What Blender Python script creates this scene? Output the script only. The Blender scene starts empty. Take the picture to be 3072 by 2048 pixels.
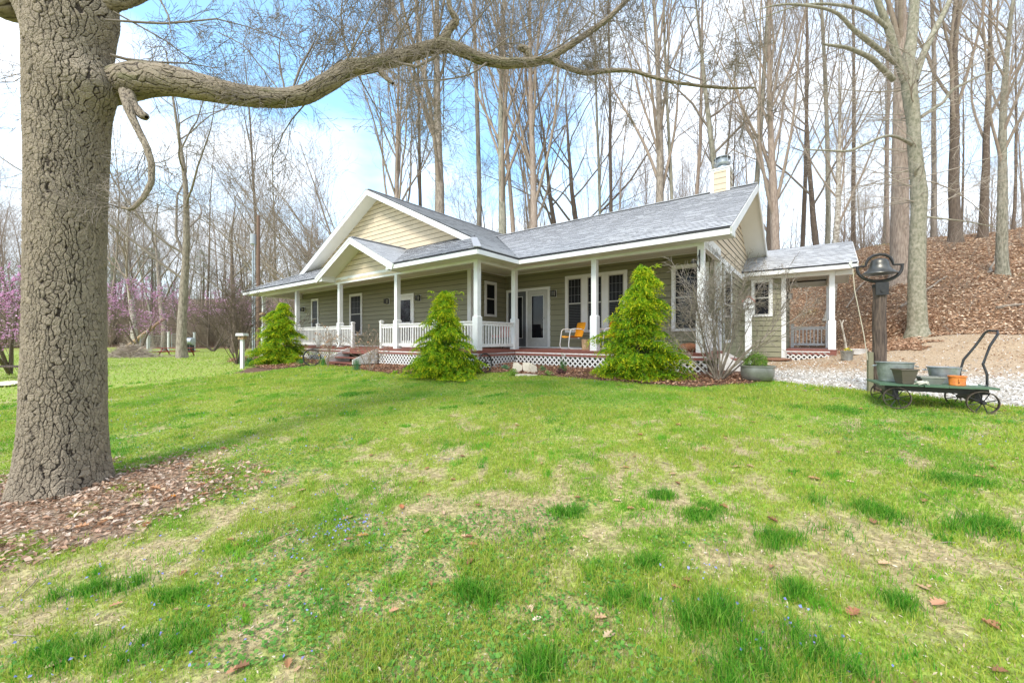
import bpy, math, random
import numpy as np
C = bpy.context.scene.collection
rng = np.random.default_rng(7); random.seed(7)
# ------------------------------------------------------------ camera, sky, sun
F, CY, H = 1180.4, 1017.1, 1.55           # focal (px of the 3072 wide photo), horizon row, eye height
sc = bpy.context.scene
cam = bpy.data.cameras.new('camera'); co = bpy.data.objects.new('camera', cam); C.objects.link(co)
cam.sensor_width = 36; cam.lens = F/3072*36; cam.shift_y = -(1024-CY)/3072
cam.clip_start = .05; cam.clip_end = 2000
co.location = (0, 0, H); co.rotation_euler = (math.pi/2, 0, 0); sc.camera = co
w = bpy.data.worlds.new("World"); sc.world = w; w.use_nodes = True
nt = w.node_tree; nd = nt.nodes; lk = nt.links; bg = nd['Background']
SUN_EL, SUN_AZ = math.radians(48), math.radians(212)   # azimuth clockwise from +Y
sky = nd.new('ShaderNodeTexSky'); sky.sky_type = 'NISHITA'; sky.sun_disc = False
sky.sun_elevation = SUN_EL; sky.sun_rotation = SUN_AZ; sky.air_density = 1.0; sky.dust_density = .3; sky.ozone_density = 2.5
tc = nd.new('ShaderNodeTexCoord'); mp = nd.new('ShaderNodeMapping'); mp.inputs['Scale'].default_value = (1, 1, 2.2)
n1 = nd.new('ShaderNodeTexNoise'); n1.inputs['Scale'].default_value = 2.9; n1.inputs['Detail'].default_value = 9; n1.inputs['Roughness'].default_value = .48
lk.new(tc.outputs['Generated'], mp.inputs['Vector']); lk.new(mp.outputs['Vector'], n1.inputs['Vector'])
dt = nd.new('ShaderNodeVectorMath'); dt.operation = 'DOT_PRODUCT'; lk.new(tc.outputs['Generated'], dt.inputs[0])
_d = np.array([-.42, 1, .80]); _d /= np.linalg.norm(_d); dt.inputs[1].default_value = tuple(_d)
mr = nd.new('ShaderNodeMapRange'); lk.new(dt.outputs['Value'], mr.inputs['Value'])
mr.inputs['From Min'].default_value = .86; mr.inputs['From Max'].default_value = 1; mr.inputs['To Min'].default_value = .06; mr.inputs['To Max'].default_value = -.13
sx = nd.new('ShaderNodeSeparateXYZ'); lk.new(tc.outputs['Generated'], sx.inputs[0])
mz = nd.new('ShaderNodeMapRange'); lk.new(sx.outputs['Z'], mz.inputs['Value'])
mz.inputs['From Min'].default_value = .1; mz.inputs['From Max'].default_value = .6; mz.inputs['To Min'].default_value = .14; mz.inputs['To Max'].default_value = 0
a1 = nd.new('ShaderNodeMath'); a1.operation = 'ADD'; lk.new(n1.outputs['Fac'], a1.inputs[0]); lk.new(mr.outputs[0], a1.inputs[1])
a2 = nd.new('ShaderNodeMath'); a2.operation = 'ADD'; lk.new(a1.outputs[0], a2.inputs[0]); lk.new(mz.outputs[0], a2.inputs[1])
cr = nd.new('ShaderNodeValToRGB'); cr.color_ramp.elements[0].position = .40; cr.color_ramp.elements[1].position = .66; cr.color_ramp.elements[1].color = (.9, .9, .9, 1); cr.color_ramp.elements[0].color = (.10, .10, .10, 1)
lk.new(a2.outputs[0], cr.inputs[0])
mx = nd.new('ShaderNodeMixRGB'); lk.new(cr.outputs['Color'], mx.inputs['Fac']); mx.inputs['Color2'].default_value = (4.7, 4.95, 5.3, 1)
hs = nd.new('ShaderNodeHueSaturation'); hs.inputs['Hue'].default_value = .485; hs.inputs['Saturation'].default_value = 1.12; hs.inputs['Value'].default_value = 1.5
lk.new(sky.outputs[0], hs.inputs['Color']); lk.new(hs.outputs[0], mx.inputs['Color1'])
lk.new(mx.outputs[0], bg.inputs['Color']); bg.inputs['Strength'].default_value = .13
sl = bpy.data.lights.new('sun', 'SUN'); sl.energy = 1.5; sl.angle = math.radians(14); sl.color = (1, .95, .87)
so = bpy.data.objects.new('sun', sl); C.objects.link(so); so.location = (0, -10, 30)
from mathutils import Vector, Matrix
sd = Vector((math.sin(SUN_AZ)*math.cos(SUN_EL), math.cos(SUN_AZ)*math.cos(SUN_EL), math.sin(SUN_EL)))
so.rotation_euler = sd.to_track_quat('Z', 'Y').to_euler()
sc.view_settings.view_transform = 'Standard'; sc.view_settings.look = 'None'; sc.view_settings.exposure = 1.42; sc.view_settings.gamma = 1
# ------------------------------------------------------------ house axes
TH = math.radians(52.67); SN, CS = math.sin(TH), math.cos(TH)
def st2xy(s, t): return s*SN + t*CS, -s*CS + t*SN
def xy2st(x, y): return x*SN - y*CS, x*CS + y*SN
def pt(px, py, Y): return np.array([(px-1536)/F*Y, Y, H + (CY-py)/F*Y])
def onT(px, t):          # column px on the vertical plane t: s and depth
    r = (px-1536)/F; s = t*(SN*r-CS)/(SN+CS*r); return s, -s*CS+t*SN
def onS(px, s):
    r = (px-1536)/F; t = s*(SN+CS*r)/(SN*r-CS); return t, -s*CS+t*SN
def zrow(py, Y): return (CY-py)/F*Y      # height relative to the eye
# ------------------------------------------------------------ noise, terrain
def _h(ix, iy, seed=0):
    n = (ix.astype(np.int64)*374761393 + iy.astype(np.int64)*668265263 + seed*974634777) & 0xffffffff
    n = ((n ^ (n >> 13))*1274126177) & 0xffffffff
    return ((n ^ (n >> 16)) & 0xffff)/65535.0
def vn(x, y, seed=0, per=None):
    x = np.asarray(x, float); y = np.asarray(y, float)
    ix, iy = np.floor(x), np.floor(y); fx, fy = x-ix, y-iy; fx = fx*fx*(3-2*fx); fy = fy*fy*(3-2*fy)
    i1 = ix+1
    if per: ix = ix % per; i1 = i1 % per
    return (_h(ix, iy, seed)*(1-fx)+_h(i1, iy, seed)*fx)*(1-fy) + (_h(ix, iy+1, seed)*(1-fx)+_h(i1, iy+1, seed)*fx)*fy
def fbm(x, y, seed=0, o=4):
    v = 0; a = .5; tot = 0
    for k in range(o): v = v+a*vn(x*2**k, y*2**k, seed+k); tot += a; a *= .5
    return v/tot
def sst(x, a, b): q = np.clip((x-a)/(b-a), 0, 1); return q*q*(3-2*q)
def hill_t(s): return 17.2 + 3.8*sst(-s, -2.6, 0) + 4*sst(-s, 0, 5) + 8*sst(-s, 12, 30)
def ground(x, y):
    x = np.asarray(x, float); y = np.asarray(y, float); s, t = xy2st(x, y)
    z = -1.55+.1*t; k = .12
    z = -np.log(np.exp(-z/k)+np.exp(.73/k))*k
    z = np.maximum(z, -1.75)
    lf = sst(-s, 17, 42); z = z*(1-lf)-1.5*lf
    z = z + .92*sst(t, 11.5, 17.5)*sst(s, -1.0, 3.5)
    d = t-hill_t(s); cap = 6.4*(1-.5*sst(-s, 6, 30))
    hl = np.where(d > 0, cap*(1-np.exp(-np.maximum(d, 0)*.47/cap*(1+.25*sst(d, 0, 9)))), 0)*(1-sst(-s, 30, 50))
    z = z+hl*1.12
    wd = np.maximum(y-60-.1*x, 0)*sst(-x, 0, 40)*sst(-s, 30, 50); z = z+.11*wd
    z = z + (fbm(x*.9, y*.9, 3, 3)-.5)*.06*np.clip((t < 40)*1., 0, 1) + np.where(d > 0, (fbm(x*.5, y*.5, 9, 3)-.5)*.5*sst(d, 0, 3), 0)
    return z+H
def zg(x, y): return float(ground(x, y))
def gst(s, t): x, y = st2xy(s, t); return np.array([x, y, zg(x, y)])
OAK = (-4.63, 4.05)
def region(x, y):        # 0 lawn 1 gravel 2 mulch 3 leaf litter 4 leaf patch
    s, t = xy2st(x, y); n = fbm(x*1.3, y*1.3, 20, 3)-.5; n2 = fbm(x*4, y*4, 23, 2)-.5
    R = np.zeros(np.shape(x), int)
    b = np.interp(s, [-1.4, -.58, .7, 2.05, 6, 20], [9.2, 8.75, 8.3, 7.75, 6.9, 6.0])
    R = np.where((t > b+n*.25+n2*.12) & (s > -1.15), 1, R)
    front = np.interp(s, [-24, -22, -20, -16, -12, -9, -7.4, -6, -4, -2.6, -1.6, -.9, -.5], [8.4, 6.6, 6.1, 6.9, 6.75, 6.4, 6.9, 7.75, 7.6, 7.5, 7.7, 8.1, 9.0])
    R = np.where((t > front+n*.5+n2*.2) & (s < -.75) & (s > -23.5) & (t < 13), 2, R)
    bx, by = x+8.3, y-13.6; R = np.where((bx*bx+by*by*.8 < 1.0+n*1.2), 2, R)
    hb = hill_t(s)-.4+n*1.2-.7*sst(s, 3, 6)
    R = np.where((t > 15.2+n*1.5) & (t < 18.2+n*1.5) & (s > .75+n*.3) & (s < 2.6+n), 3, R)
    R = np.where((t > hb) & (s > -45), 3, R)
    R = np.where((s <= -45) & (y > 57+n*3), 3, R)
    ex, ey = (x-OAK[0]-.30)/1.3, (y-OAK[1]+.45)/.8
    R = np.where(ex*ex+ey*ey < .9+n*2.4+n2*1.6, 4, R)
    return R
# ------------------------------------------------------------ materials
MATS = {}
def col4(c): return (c[0], c[1], c[2], 1)
def mat(name, c, rough=.7, metal=0, c2=None, scale=8, amt=.5, bump=0, bscale=None, attr=None, stretch=(1, 1, 1), detail=5, spec=.5, coat=0):
    """procedural surface: base colour c varied towards c2 by noise; attr='tone' adds a per piece value, attr='col' takes the colour from the mesh"""
    if name in MATS: return MATS[name]
    m = bpy.data.materials.new(name); MATS[name] = m; m.use_nodes = True
    t = m.node_tree; N = t.nodes; L = t.links; b = N['Principled BSDF']
    b.inputs['Roughness'].default_value = rough; b.inputs['Metallic'].default_value = metal; b.inputs['Specular IOR Level'].default_value = spec
    if coat: b.inputs['Coat Weight'].default_value = coat
    tcn = N.new('ShaderNodeTexCoord'); mpn = N.new('ShaderNodeMapping'); mpn.inputs['Scale'].default_value = stretch
    L.new(tcn.outputs['Object'], mpn.inputs['Vector'])
    no = N.new('ShaderNodeTexNoise'); no.inputs['Scale'].default_value = scale; no.inputs['Detail'].default_value = detail; no.inputs['Roughness'].default_value = .6
    L.new(mpn.outputs['Vector'], no.inputs['Vector'])
    if c2 is None: c2 = tuple(v*.8 for v in c)
    rp = N.new('ShaderNodeMapRange'); rp.inputs['From Min'].default_value = .5-.5*(1-amt)*.6-.05; rp.inputs['From Max'].default_value = .5+.5*(1-amt)*.6+.05
    L.new(no.outputs['Fac'], rp.inputs['Value'])
    mxn = N.new('ShaderNodeMixRGB'); L.new(rp.outputs[0], mxn.inputs['Fac']); mxn.inputs['Color1'].default_value = col4(c); mxn.inputs['Color2'].default_value = col4(c2)
    out = mxn.outputs[0]
    if attr:
        at = N.new('ShaderNodeAttribute'); at.attribute_name = attr
        if attr == 'col':
            mm = N.new('ShaderNodeMixRGB'); mm.blend_type = 'MULTIPLY'; mm.inputs['Fac'].default_value = 1
            L.new(at.outputs['Color'], mm.inputs['Color1']); L.new(out, mm.inputs['Color2']); out = mm.outputs[0]
        else:
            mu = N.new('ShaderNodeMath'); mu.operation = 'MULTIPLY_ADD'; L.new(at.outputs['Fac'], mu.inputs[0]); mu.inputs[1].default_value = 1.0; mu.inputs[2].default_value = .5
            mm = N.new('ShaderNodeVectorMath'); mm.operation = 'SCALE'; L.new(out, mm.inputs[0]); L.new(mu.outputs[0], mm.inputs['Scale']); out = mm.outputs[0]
    L.new(out, b.inputs['Base Color'])
    if bump:
        nb = N.new('ShaderNodeTexNoise'); nb.inputs['Scale'].default_value = bscale or scale*3; nb.inputs['Detail'].default_value = 6
        L.new(mpn.outputs['Vector'], nb.inputs['Vector'])
        bp = N.new('ShaderNodeBump'); bp.inputs['Strength'].default_value = 1; bp.inputs['Distance'].default_value = bump
        L.new(nb.outputs['Fac'], bp.inputs['Height']); L.new(bp.outputs[0], b.inputs['Normal'])
    return m
def leafmat(name, tr=.35):
    if name in MATS: return MATS[name]
    m = bpy.data.materials.new(name); MATS[name] = m; m.use_nodes = True
    t = m.node_tree; N = t.nodes; L = t.links; b = N['Principled BSDF']; b.inputs['Roughness'].default_value = .6; b.inputs['Specular IOR Level'].default_value = .25
    at = N.new('ShaderNodeAttribute'); at.attribute_name = 'col'; L.new(at.outputs['Color'], b.inputs['Base Color'])
    tl = N.new('ShaderNodeBsdfTranslucent'); L.new(at.outputs['Color'], tl.inputs['Color'])
    mi = N.new('ShaderNodeMixShader'); mi.inputs[0].default_value = tr; L.new(b.outputs[0], mi.inputs[1]); L.new(tl.outputs[0], mi.inputs[2])
    L.new(mi.outputs[0], N['Material Output'].inputs['Surface']); return m
WHITE = mat('white_paint', (.80, .80, .78), .5, c2=(.64, .635, .60), scale=2.2, amt=.35, detail=9)
WHITEW = mat('weathered_white_paint', (.78, .77, .74), .6, c2=(.60, .57, .52), scale=14, amt=.5, bump=.001)
SOFF = mat('soffit_paint', (.74, .73, .68), .5, c2=(.68, .67, .62), scale=2, amt=.2)
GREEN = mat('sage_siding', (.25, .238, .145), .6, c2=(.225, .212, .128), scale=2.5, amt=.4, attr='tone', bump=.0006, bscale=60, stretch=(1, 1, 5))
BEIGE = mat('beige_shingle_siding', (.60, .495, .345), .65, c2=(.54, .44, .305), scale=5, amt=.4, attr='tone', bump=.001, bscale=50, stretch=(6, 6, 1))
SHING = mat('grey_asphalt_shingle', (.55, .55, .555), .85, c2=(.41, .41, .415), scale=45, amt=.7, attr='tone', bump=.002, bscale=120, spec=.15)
DARK = mat('dark_edge', (.03, .03, .032), .6)
DECK = mat('red_brown_decking', (.27, .095, .07), .5, c2=(.20, .07, .05), scale=7, amt=.4, stretch=(1, 8, 1))
GLASS = mat('dark_glass', (.010, .011, .013), .05, spec=.28, c2=(.014, .015, .017))
SCREEN = mat('dark_screen', (.014, .014, .016), .35, spec=.12, c2=(.012, .012, .014))
BLIND = mat('blind_slat', (.05, .05, .048), .5)
MUNT = mat('grey_muntin', (.20, .20, .20), .5)
BLACK = mat('black_iron', (.022, .022, .024), .45, metal=.3, c2=(.04, .036, .032), scale=20)
STEEL = mat('galvanised_steel', (.46, .49, .50), .42, metal=.75, c2=(.30, .33, .33), scale=9, amt=.7)
ZINC = mat('old_zinc', (.33, .36, .33), .5, metal=.55, c2=(.20, .22, .20), scale=11, amt=.7)
POTM = mat('grey_cast_metal', (.30, .30, .26), .38, metal=.45, c2=(.20, .20, .17), scale=5, amt=.6)
SOIL = mat('potting_soil', (.09, .05, .03), .9, c2=(.17, .10, .06), scale=60, bump=.01, bscale=60)
ORANGE = mat('orange_paint', (.85, .36, .015), .35, c2=(.78, .31, .012), scale=4, amt=.3)
RUSTOR = mat('orange_enamel', (.80, .27, .05), .35, c2=(.45, .12, .02), scale=14, amt=.6)
POLEW = mat('dark_weathered_pole', (.05, .033, .024), .8, c2=(.13, .09, .065), scale=14, amt=.8, stretch=(3, 3, .35), bump=.012, bscale=20)
OLIVEW = mat('olive_post_wood', (.22, .20, .12), .7, c2=(.16, .15, .09), scale=8, stretch=(3, 3, .5))
GPAINT = mat('green_paint', (.055, .115, .062), .5, c2=(.08, .14, .08), scale=8, amt=.6, bump=.001)
IRONR = mat('rusty_iron', (.075, .055, .042), .65, metal=.3, c2=(.13, .10, .075), scale=16, amt=.7, bump=.001)
STONE = mat('pale_limestone', (.66, .58, .45), .8, c2=(.52, .45, .34), scale=7, amt=.6, bump=.006, bscale=12)
BROWNF = mat('brown_cloth', (.22, .085, .035), .8, c2=(.13, .05, .02), scale=9, amt=.7, bump=.01, bscale=14)
REDP = mat('barn_red_paint', (.28, .035, .018), .55, c2=(.21, .028, .014), scale=6)
WOODR = mat('raw_wood', (.42, .29, .16), .7, c2=(.28, .17, .09), scale=10, amt=.8, stretch=(3, 3, .6))
POTB = mat('brown_pot', (.115, .095, .07), .5, c2=(.09, .075, .055), scale=4, stretch=(1, 1, 12))
PINK = mat('faded_red_paint', (.55, .16, .12), .6, c2=(.5, .25, .2), scale=20)
LAMPG = mat('seeded_lamp_glass', (.45, .45, .40), .2, c2=(.35, .35, .3))
BRICKM = mat('tan_paver', (.40, .27, .18), .8)
GREYD = mat('grey_door', (.50, .49, .45), .5); CHAR = mat('charcoal_paint', (.09, .095, .10), .5)
# bark materials
BARKO = mat('oak_bark', (.84, .80, .76), .9, c2=(1.0, 1.0, .96), scale=30, amt=.5, attr='col', bump=.006, bscale=90)
BARKL = mat('pale_grey_bark', (.36, .30, .235), .85, c2=(.17, .135, .10), scale=7, amt=.75, bump=.012, bscale=24, stretch=(2, 2, .5))
BARKT = mat('tan_bark', (.42, .33, .255), .85, c2=(.22, .16, .12), scale=8, amt=.7, bump=.015, bscale=22, stretch=(3, 3, .4))
BARKD = mat('dark_brown_bark', (.17, .125, .09), .9, c2=(.10, .072, .05), scale=6, amt=.7, bump=.015, bscale=20, stretch=(3, 3, .5))
BARKG = mat('greenish_grey_bark', (.34, .31, .235), .85, c2=(.15, .14, .095), scale=6, amt=.75, bump=.01, bscale=20, stretch=(2, 2, .5))
BARKS = mat('mottled_pale_bark', (.55, .50, .42), .8, c2=(.23, .19, .14), scale=4.5, amt=.85, bump=.01, bscale=14)
BEECH = mat('lichen_beech_bark', (.36, .325, .24), .8, c2=(.15, .145, .085), scale=10, amt=.6, bump=.014, bscale=14, stretch=(1.6, 1.6, 1))
TWIG = mat('grey_twig_bark', (.27, .22, .17), .85, c2=(.18, .145, .11), scale=3)
TWIGW = mat('tan_twig_bark', (.34, .265, .195), .85, c2=(.24, .18, .13), scale=3)
LEAF = leafmat('leaf_surface'); DRY = leafmat('dry_leaf_surface', .15); GRASS = leafmat('grass_surface', .45)
# ------------------------------------------------------------ mesh builder
def rawmesh(name, V, faces, m, smooth=False, tone=None, col=None):
    """V (n,3); faces: list of int arrays (m,k)"""
    me = bpy.data.meshes.new(name); V = np.asarray(V, np.float32); me.vertices.add(len(V)); me.vertices.foreach_set('co', V.ravel())
    faces = [np.asarray(f, np.int32) for f in faces if len(f)]
    nl = sum(f.size for f in faces); nf = sum(len(f) for f in faces)
    me.loops.add(nl); me.polygons.add(nf)
    me.loops.foreach_set('vertex_index', np.concatenate([f.ravel() for f in faces]))
    tot = np.concatenate([np.full(len(f), f.shape[1], np.int32) for f in faces])
    me.polygons.foreach_set('loop_start', np.concatenate([[0], np.cumsum(tot)[:-1]]).astype(np.int32))
    me.polygons.foreach_set('loop_total', tot)
    if smooth: me.polygons.foreach_set('use_smooth', np.ones(nf, bool))
    if tone is not None: a = me.attributes.new('tone', 'FLOAT', 'POINT'); a.data.foreach_set('value', np.asarray(tone, np.float32))
    if col is not None:
        a = me.attributes.new('col', 'FLOAT_COLOR', 'POINT'); cc = np.ones((len(V), 4), np.float32); cc[:, :3] = col; a.data.foreach_set('color', cc.ravel())
    if not smooth: me.polygons.foreach_set('use_smooth', np.zeros(nf, bool))
    me.update(calc_edges=True); me.validate()
    for q in (m if isinstance(m, (list, tuple)) else [m]): me.materials.append(q)
    return me
def obj(name, me, parent=None, loc=(0, 0, 0)):
    o = bpy.data.objects.new(name, me); C.objects.link(o); o.location = loc
    if parent: o.parent = parent
    return o
def tag(o, label=None, cat=None, group=None, kind=None):
    if label: o['label'] = label
    if cat: o['category'] = cat
    if group: o['group'] = group
    if kind: o['kind'] = kind
    return o
def thing(name, label, cat, loc, rz=0, group=None):
    o = bpy.data.objects.new(name, None); C.objects.link(o); o.location = loc; o.rotation_euler = (0, 0, rz); o.empty_display_size = .2
    return tag(o, label, cat, group)
class MB:
    def __init__(s, f=None): s.V = []; s.Fc = []; s.n = 0; s.T = []; s.f = f; s.sm = False
    def add(s, V, faces, tone=.5):
        V = [s.f(*v) for v in V] if s.f else V
        s.V.extend([tuple(v) for v in V]); s.Fc.extend([tuple(i+s.n for i in fc) for fc in faces]); s.n += len(V)
        s.T.extend([tone]*len(V))
    def box(s, a0, a1, b0, b1, c0, c1, tone=.5):
        s.add([(a0, b0, c0), (a1, b0, c0), (a1, b1, c0), (a0, b1, c0), (a0, b0, c1), (a1, b0, c1), (a1, b1, c1), (a0, b1, c1)],
              [(0, 3, 2, 1), (4, 5, 6, 7), (0, 1, 5, 4), (1, 2, 6, 5), (2, 3, 7, 6), (3, 0, 4, 7)], tone)
    def beam(s, p0, p1, w, h, up=(0, 0, 1), tone=.5, w1=None, h1=None):
        p0 = np.array(p0, float); p1 = np.array(p1, float); d = p1-p0; d /= np.linalg.norm(d)
        x = np.cross(d, up); x /= np.linalg.norm(x); y = np.cross(x, d); V = []
        for p, ww, hh in ((p0, w, h), (p1, w1 or w, h1 or h)):
            for i, j in ((-1, -1), (1, -1), (1, 1), (-1, 1)): V.append(p+x*i*ww/2+y*j*hh/2)
        s.add(V, [(0, 3, 2, 1), (4, 5, 6, 7), (0, 1, 5, 4), (1, 2, 6, 5), (2, 3, 7, 6), (3, 0, 4, 7)], tone)
    def prism(s, poly, mapf, d0, d1, tone=.5):      # poly 2D, mapf(a,b,d)
        n = len(poly); V = [mapf(a, b, d0) for a, b in poly]+[mapf(a, b, d1) for a, b in poly]
        s.add(V, [tuple(range(n))[::-1], tuple(range(n, 2*n))]+[(i, (i+1) % n, (i+1) % n+n, i+n) for i in range(n)], tone)
    def tube(s, pts, rad, k=8, tone=.5, closed=False):
        pts = np.array(pts, float); n = len(pts); rad = np.broadcast_to(rad, (n,))
        T = np.gradient(pts, axis=0)
        if closed: T = np.roll(pts, -1, 0)-np.roll(pts, 1, 0)
        T /= np.linalg.norm(T, axis=1)[:, None]+1e-9
        ref = np.array([.13, .21, .97]); ref = ref if abs(T.mean(0)@ref) < .85*np.linalg.norm(T.mean(0))+.01 else np.array([.95, .2, .1])
        if closed: ref = np.linalg.svd(pts-pts.mean(0))[2][2]
        u = np.cross(T, ref); u /= np.linalg.norm(u, axis=1)[:, None]+1e-9; v = np.cross(T, u)
        an = np.arange(k)*2*math.pi/k
        V = pts[:, None]+rad[:, None, None]*(u[:, None]*np.cos(an)[None, :, None]+v[:, None]*np.sin(an)[None, :, None])
        fc = [(i*k+j, i*k+(j+1) % k, ((i+1) % n)*k+(j+1) % k, ((i+1) % n)*k+j) for i in range(n if closed else n-1) for j in range(k)]
        if not closed: fc += [tuple(range(k))[::-1], tuple((n-1)*k+j for j in range(k))]
        s.add(V.reshape(-1, 3), fc, tone)
    def lathe(s, prof, c=(0, 0, 0), k=24, tone=.5, ell=(1, 1), wave=None, axis='z'):
        V = []; c = np.array(c, float)
        for r, z in prof:
            for j in range(k):
                a = 2*math.pi*j/k; rr = r*(1+(wave(a, z) if wave else 0))
                p = np.array([rr*math.cos(a)*ell[0], rr*math.sin(a)*ell[1], z])
                if axis == 'y': p = p[[0, 2, 1]]
                if axis == 'x': p = p[[2, 0, 1]]
                V.append(c+p)
        s.add(V, [(i*k+j, i*k+(j+1) % k, (i+1)*k+(j+1) % k, (i+1)*k+j) for i in range(len(prof)-1) for j in range(k)], tone)
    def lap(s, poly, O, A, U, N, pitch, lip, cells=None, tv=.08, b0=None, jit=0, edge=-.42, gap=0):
        O, A, U, N = [np.array(q, float) for q in (O, A, U, N)]; bs = [p[1] for p in poly]; as_ = [p[0] for p in poly]
        b = min(bs) if b0 is None else b0
        if gap: s.add([O+A*x+U*y-N*.022 for x, y in poly], [tuple(range(len(poly)))], .0)  # groove backing in a darker tone, adding to the painted shadow line
        while b < max(bs)-1e-4:
            band = clip(clip(poly, 1, b, 1), 1, b+pitch-gap, -1)
            if len(band) >= 3:
                if cells:
                    cuts = [min(as_)-random.random()*cells[1]]
                    while cuts[-1] < max(as_): cuts.append(cuts[-1]+random.uniform(*cells))
                    pcs = [clip(clip(band, 0, c0, 1), 0, c1, -1) for c0, c1 in zip(cuts[:-1], cuts[1:])]
                else: pcs = [band]
                for pc in pcs:
                    if len(pc) < 3: continue
                    j = random.random()*jit; tn = .5+random.uniform(-tv, tv)
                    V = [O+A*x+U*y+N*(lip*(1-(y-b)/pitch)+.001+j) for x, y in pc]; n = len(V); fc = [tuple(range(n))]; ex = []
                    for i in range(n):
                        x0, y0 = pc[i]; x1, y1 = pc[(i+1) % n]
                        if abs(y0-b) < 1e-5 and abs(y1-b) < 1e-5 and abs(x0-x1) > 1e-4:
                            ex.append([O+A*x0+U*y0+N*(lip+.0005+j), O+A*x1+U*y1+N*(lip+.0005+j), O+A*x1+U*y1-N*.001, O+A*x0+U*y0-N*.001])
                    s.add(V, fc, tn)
                    for q in ex: s.add(q, [(0, 1, 2, 3)], edge if not cells or random.random() < .8 else 0)  # darker butt edges: lap shadow painted into siding tone, asphalt edge on shingles
            b += pitch
    def build(s, name, m, parent=None, off=(0, 0, 0), smooth=False, loc=(0, 0, 0)):
        V = np.array(s.V, float)-np.array(off); by = {}
        for f in s.Fc: by.setdefault(len(f), []).append(f)
        me = rawmesh(name, V, [np.array(v) for v in by.values()], m, smooth, s.T)
        if smooth:
            try: me.set_sharp_from_angle(angle=math.radians(40))
            except Exception: pass
        return obj(name, me, parent, loc)
def clip(poly, ax, v, sg):
    out = []; n = len(poly)
    for i in range(n):
        p, q = poly[i], poly[(i+1) % n]; dp, dq = (p[ax]-v)*sg, (q[ax]-v)*sg
        if dp >= 0: out.append(p)
        if (dp > 0 and dq < 0) or (dp < 0 and dq > 0):
            k = dp/(dp-dq); out.append((p[0]+(q[0]-p[0])*k, p[1]+(q[1]-p[1])*k))
    res = []
    for p in out:
        if not res or abs(p[0]-res[-1][0])+abs(p[1]-res[-1][1]) > 1e-6: res.append(p)
    return res if len(res) >= 3 else []
# ------------------------------------------------------------ ground
def build_ground():
    names = ['lawn', 'gravel_drive', 'mulch_bed', 'hillside', 'leafy_ground_patch']
    mats = [mat('lawn_ground', (1.1, 1.08, 1.05), .95, c2=(.55, .53, .46), scale=22, amt=.75, attr='col', bump=.03, bscale=34),
            mat('gravel', (1.06, 1.04, 1), .9, c2=(.62, .58, .53), scale=34, amt=.8, attr='col', bump=.02, bscale=60),
            mat('mulch', (.20, .105, .062), .95, c2=(.10, .05, .03), scale=24, amt=.8, bump=.05, bscale=40),
            mat('leaf_litter_ground', (.33, .20, .12), .95, c2=(.16, .10, .06), scale=11, amt=.8, bump=.07, bscale=16),
            mat('leaf_patch_ground', (.36, .26, .17), .95, c2=(.22, .15, .095), scale=20, amt=.8, bump=.03, bscale=40)]
    allf = {i: [] for i in range(5)}
    chunks = []
    def grid(x0, x1, y0, y1, d, hole=None, low=0):
        xs = np.arange(x0, x1+d/2, d); ys = np.arange(y0, y1+d/2, d); X, Y = np.meshgrid(xs, ys)
        Z = ground(X, Y)-low; V = np.stack([X, Y, Z], -1).reshape(-1, 3)
        nx = len(xs); i = np.arange((len(ys)-1)*nx).reshape(-1, nx)[:, :-1].ravel(); Q = np.stack([i, i+1, i+nx+1, i+nx], 1)
        cx = V[Q, 0].mean(1); cyy = V[Q, 1].mean(1)
        if hole is not None:
            k = ~((cx > hole[0]+d) & (cx < hole[1]-d) & (cyy > hole[2]+d) & (cyy < hole[3]-d)); Q = Q[k]; cx = cx[k]; cyy = cyy[k]
        return V, Q, region(cx, cyy)
    parts = [grid(-11, 15, .3, 20, .08), grid(-60, 45, -6, 75, .6, (-11, 15, .3, 20), .03), grid(-420, 420, -60, 700, 7, (-60, 45, -6, 75), .5)]
    for r in range(5):
        Vs = []; Fs = []; n = 0
        for V, Q, R in parts:
            q = Q[R == r]
            if not len(q): continue
            u, inv = np.unique(q, return_inverse=True); Vs.append(V[u]); Fs.append(inv.reshape(q.shape)+n); n += len(u)
        V = np.concatenate(Vs); x, y = V[:, 0], V[:, 1]; col = None
        if r == 0: col = lawn_col(x, y)
        if r == 1:
            s, t = xy2st(x, y); k = sst(t, 10.0, 13)*.9+.35*(fbm(x*1.1, y*1.1, 44, 3)-.4); k = np.clip(k, 0, 1)[:, None]
            col = np.array([.60, .56, .50])*(1-k)+np.array([.50, .37, .24])*k
        tag(obj(names[r], rawmesh(names[r], V, Fs, mats[r], True, col=col)), kind='structure')
def greenness(x, y):
    g = fbm(x*.7, y*.7, 31, 3)*.14+fbm(x*2.2+.8*vn(x*6, y*6, 5), y*2.2+.8*vn(x*6, y*6, 6), 37, 3)*.26+fbm(x*7, y*7, 39, 4)*.60+.03
    s, t = xy2st(x, y)
    g = g + .16*sst(y, 3.5, 7) + .06*sst(x, 0, 3)-.02
    g = g - .10*np.exp(-((x-2.15)**2/.5+(y-2.35)**2/.12)) - .06*np.exp(-((x-.3)**2/1.2+(y-3.0)**2/.25))
    return g
def lawn_col(x, y):
    g = sst(greenness(x, y), .36, .60)[:, None]; k = fbm(x*.35, y*.35, 51, 3)[:, None]; far = sst(y, 9, 26)[:, None]
    gr = np.array([.37, .43, .07])*(1-k)+np.array([.25, .37, .05])*k
    gr = gr*(1-far)+np.array([.32, .40, .075])*far
    return np.array([.46, .37, .20])*(1-g)+gr*g
build_ground()
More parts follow.
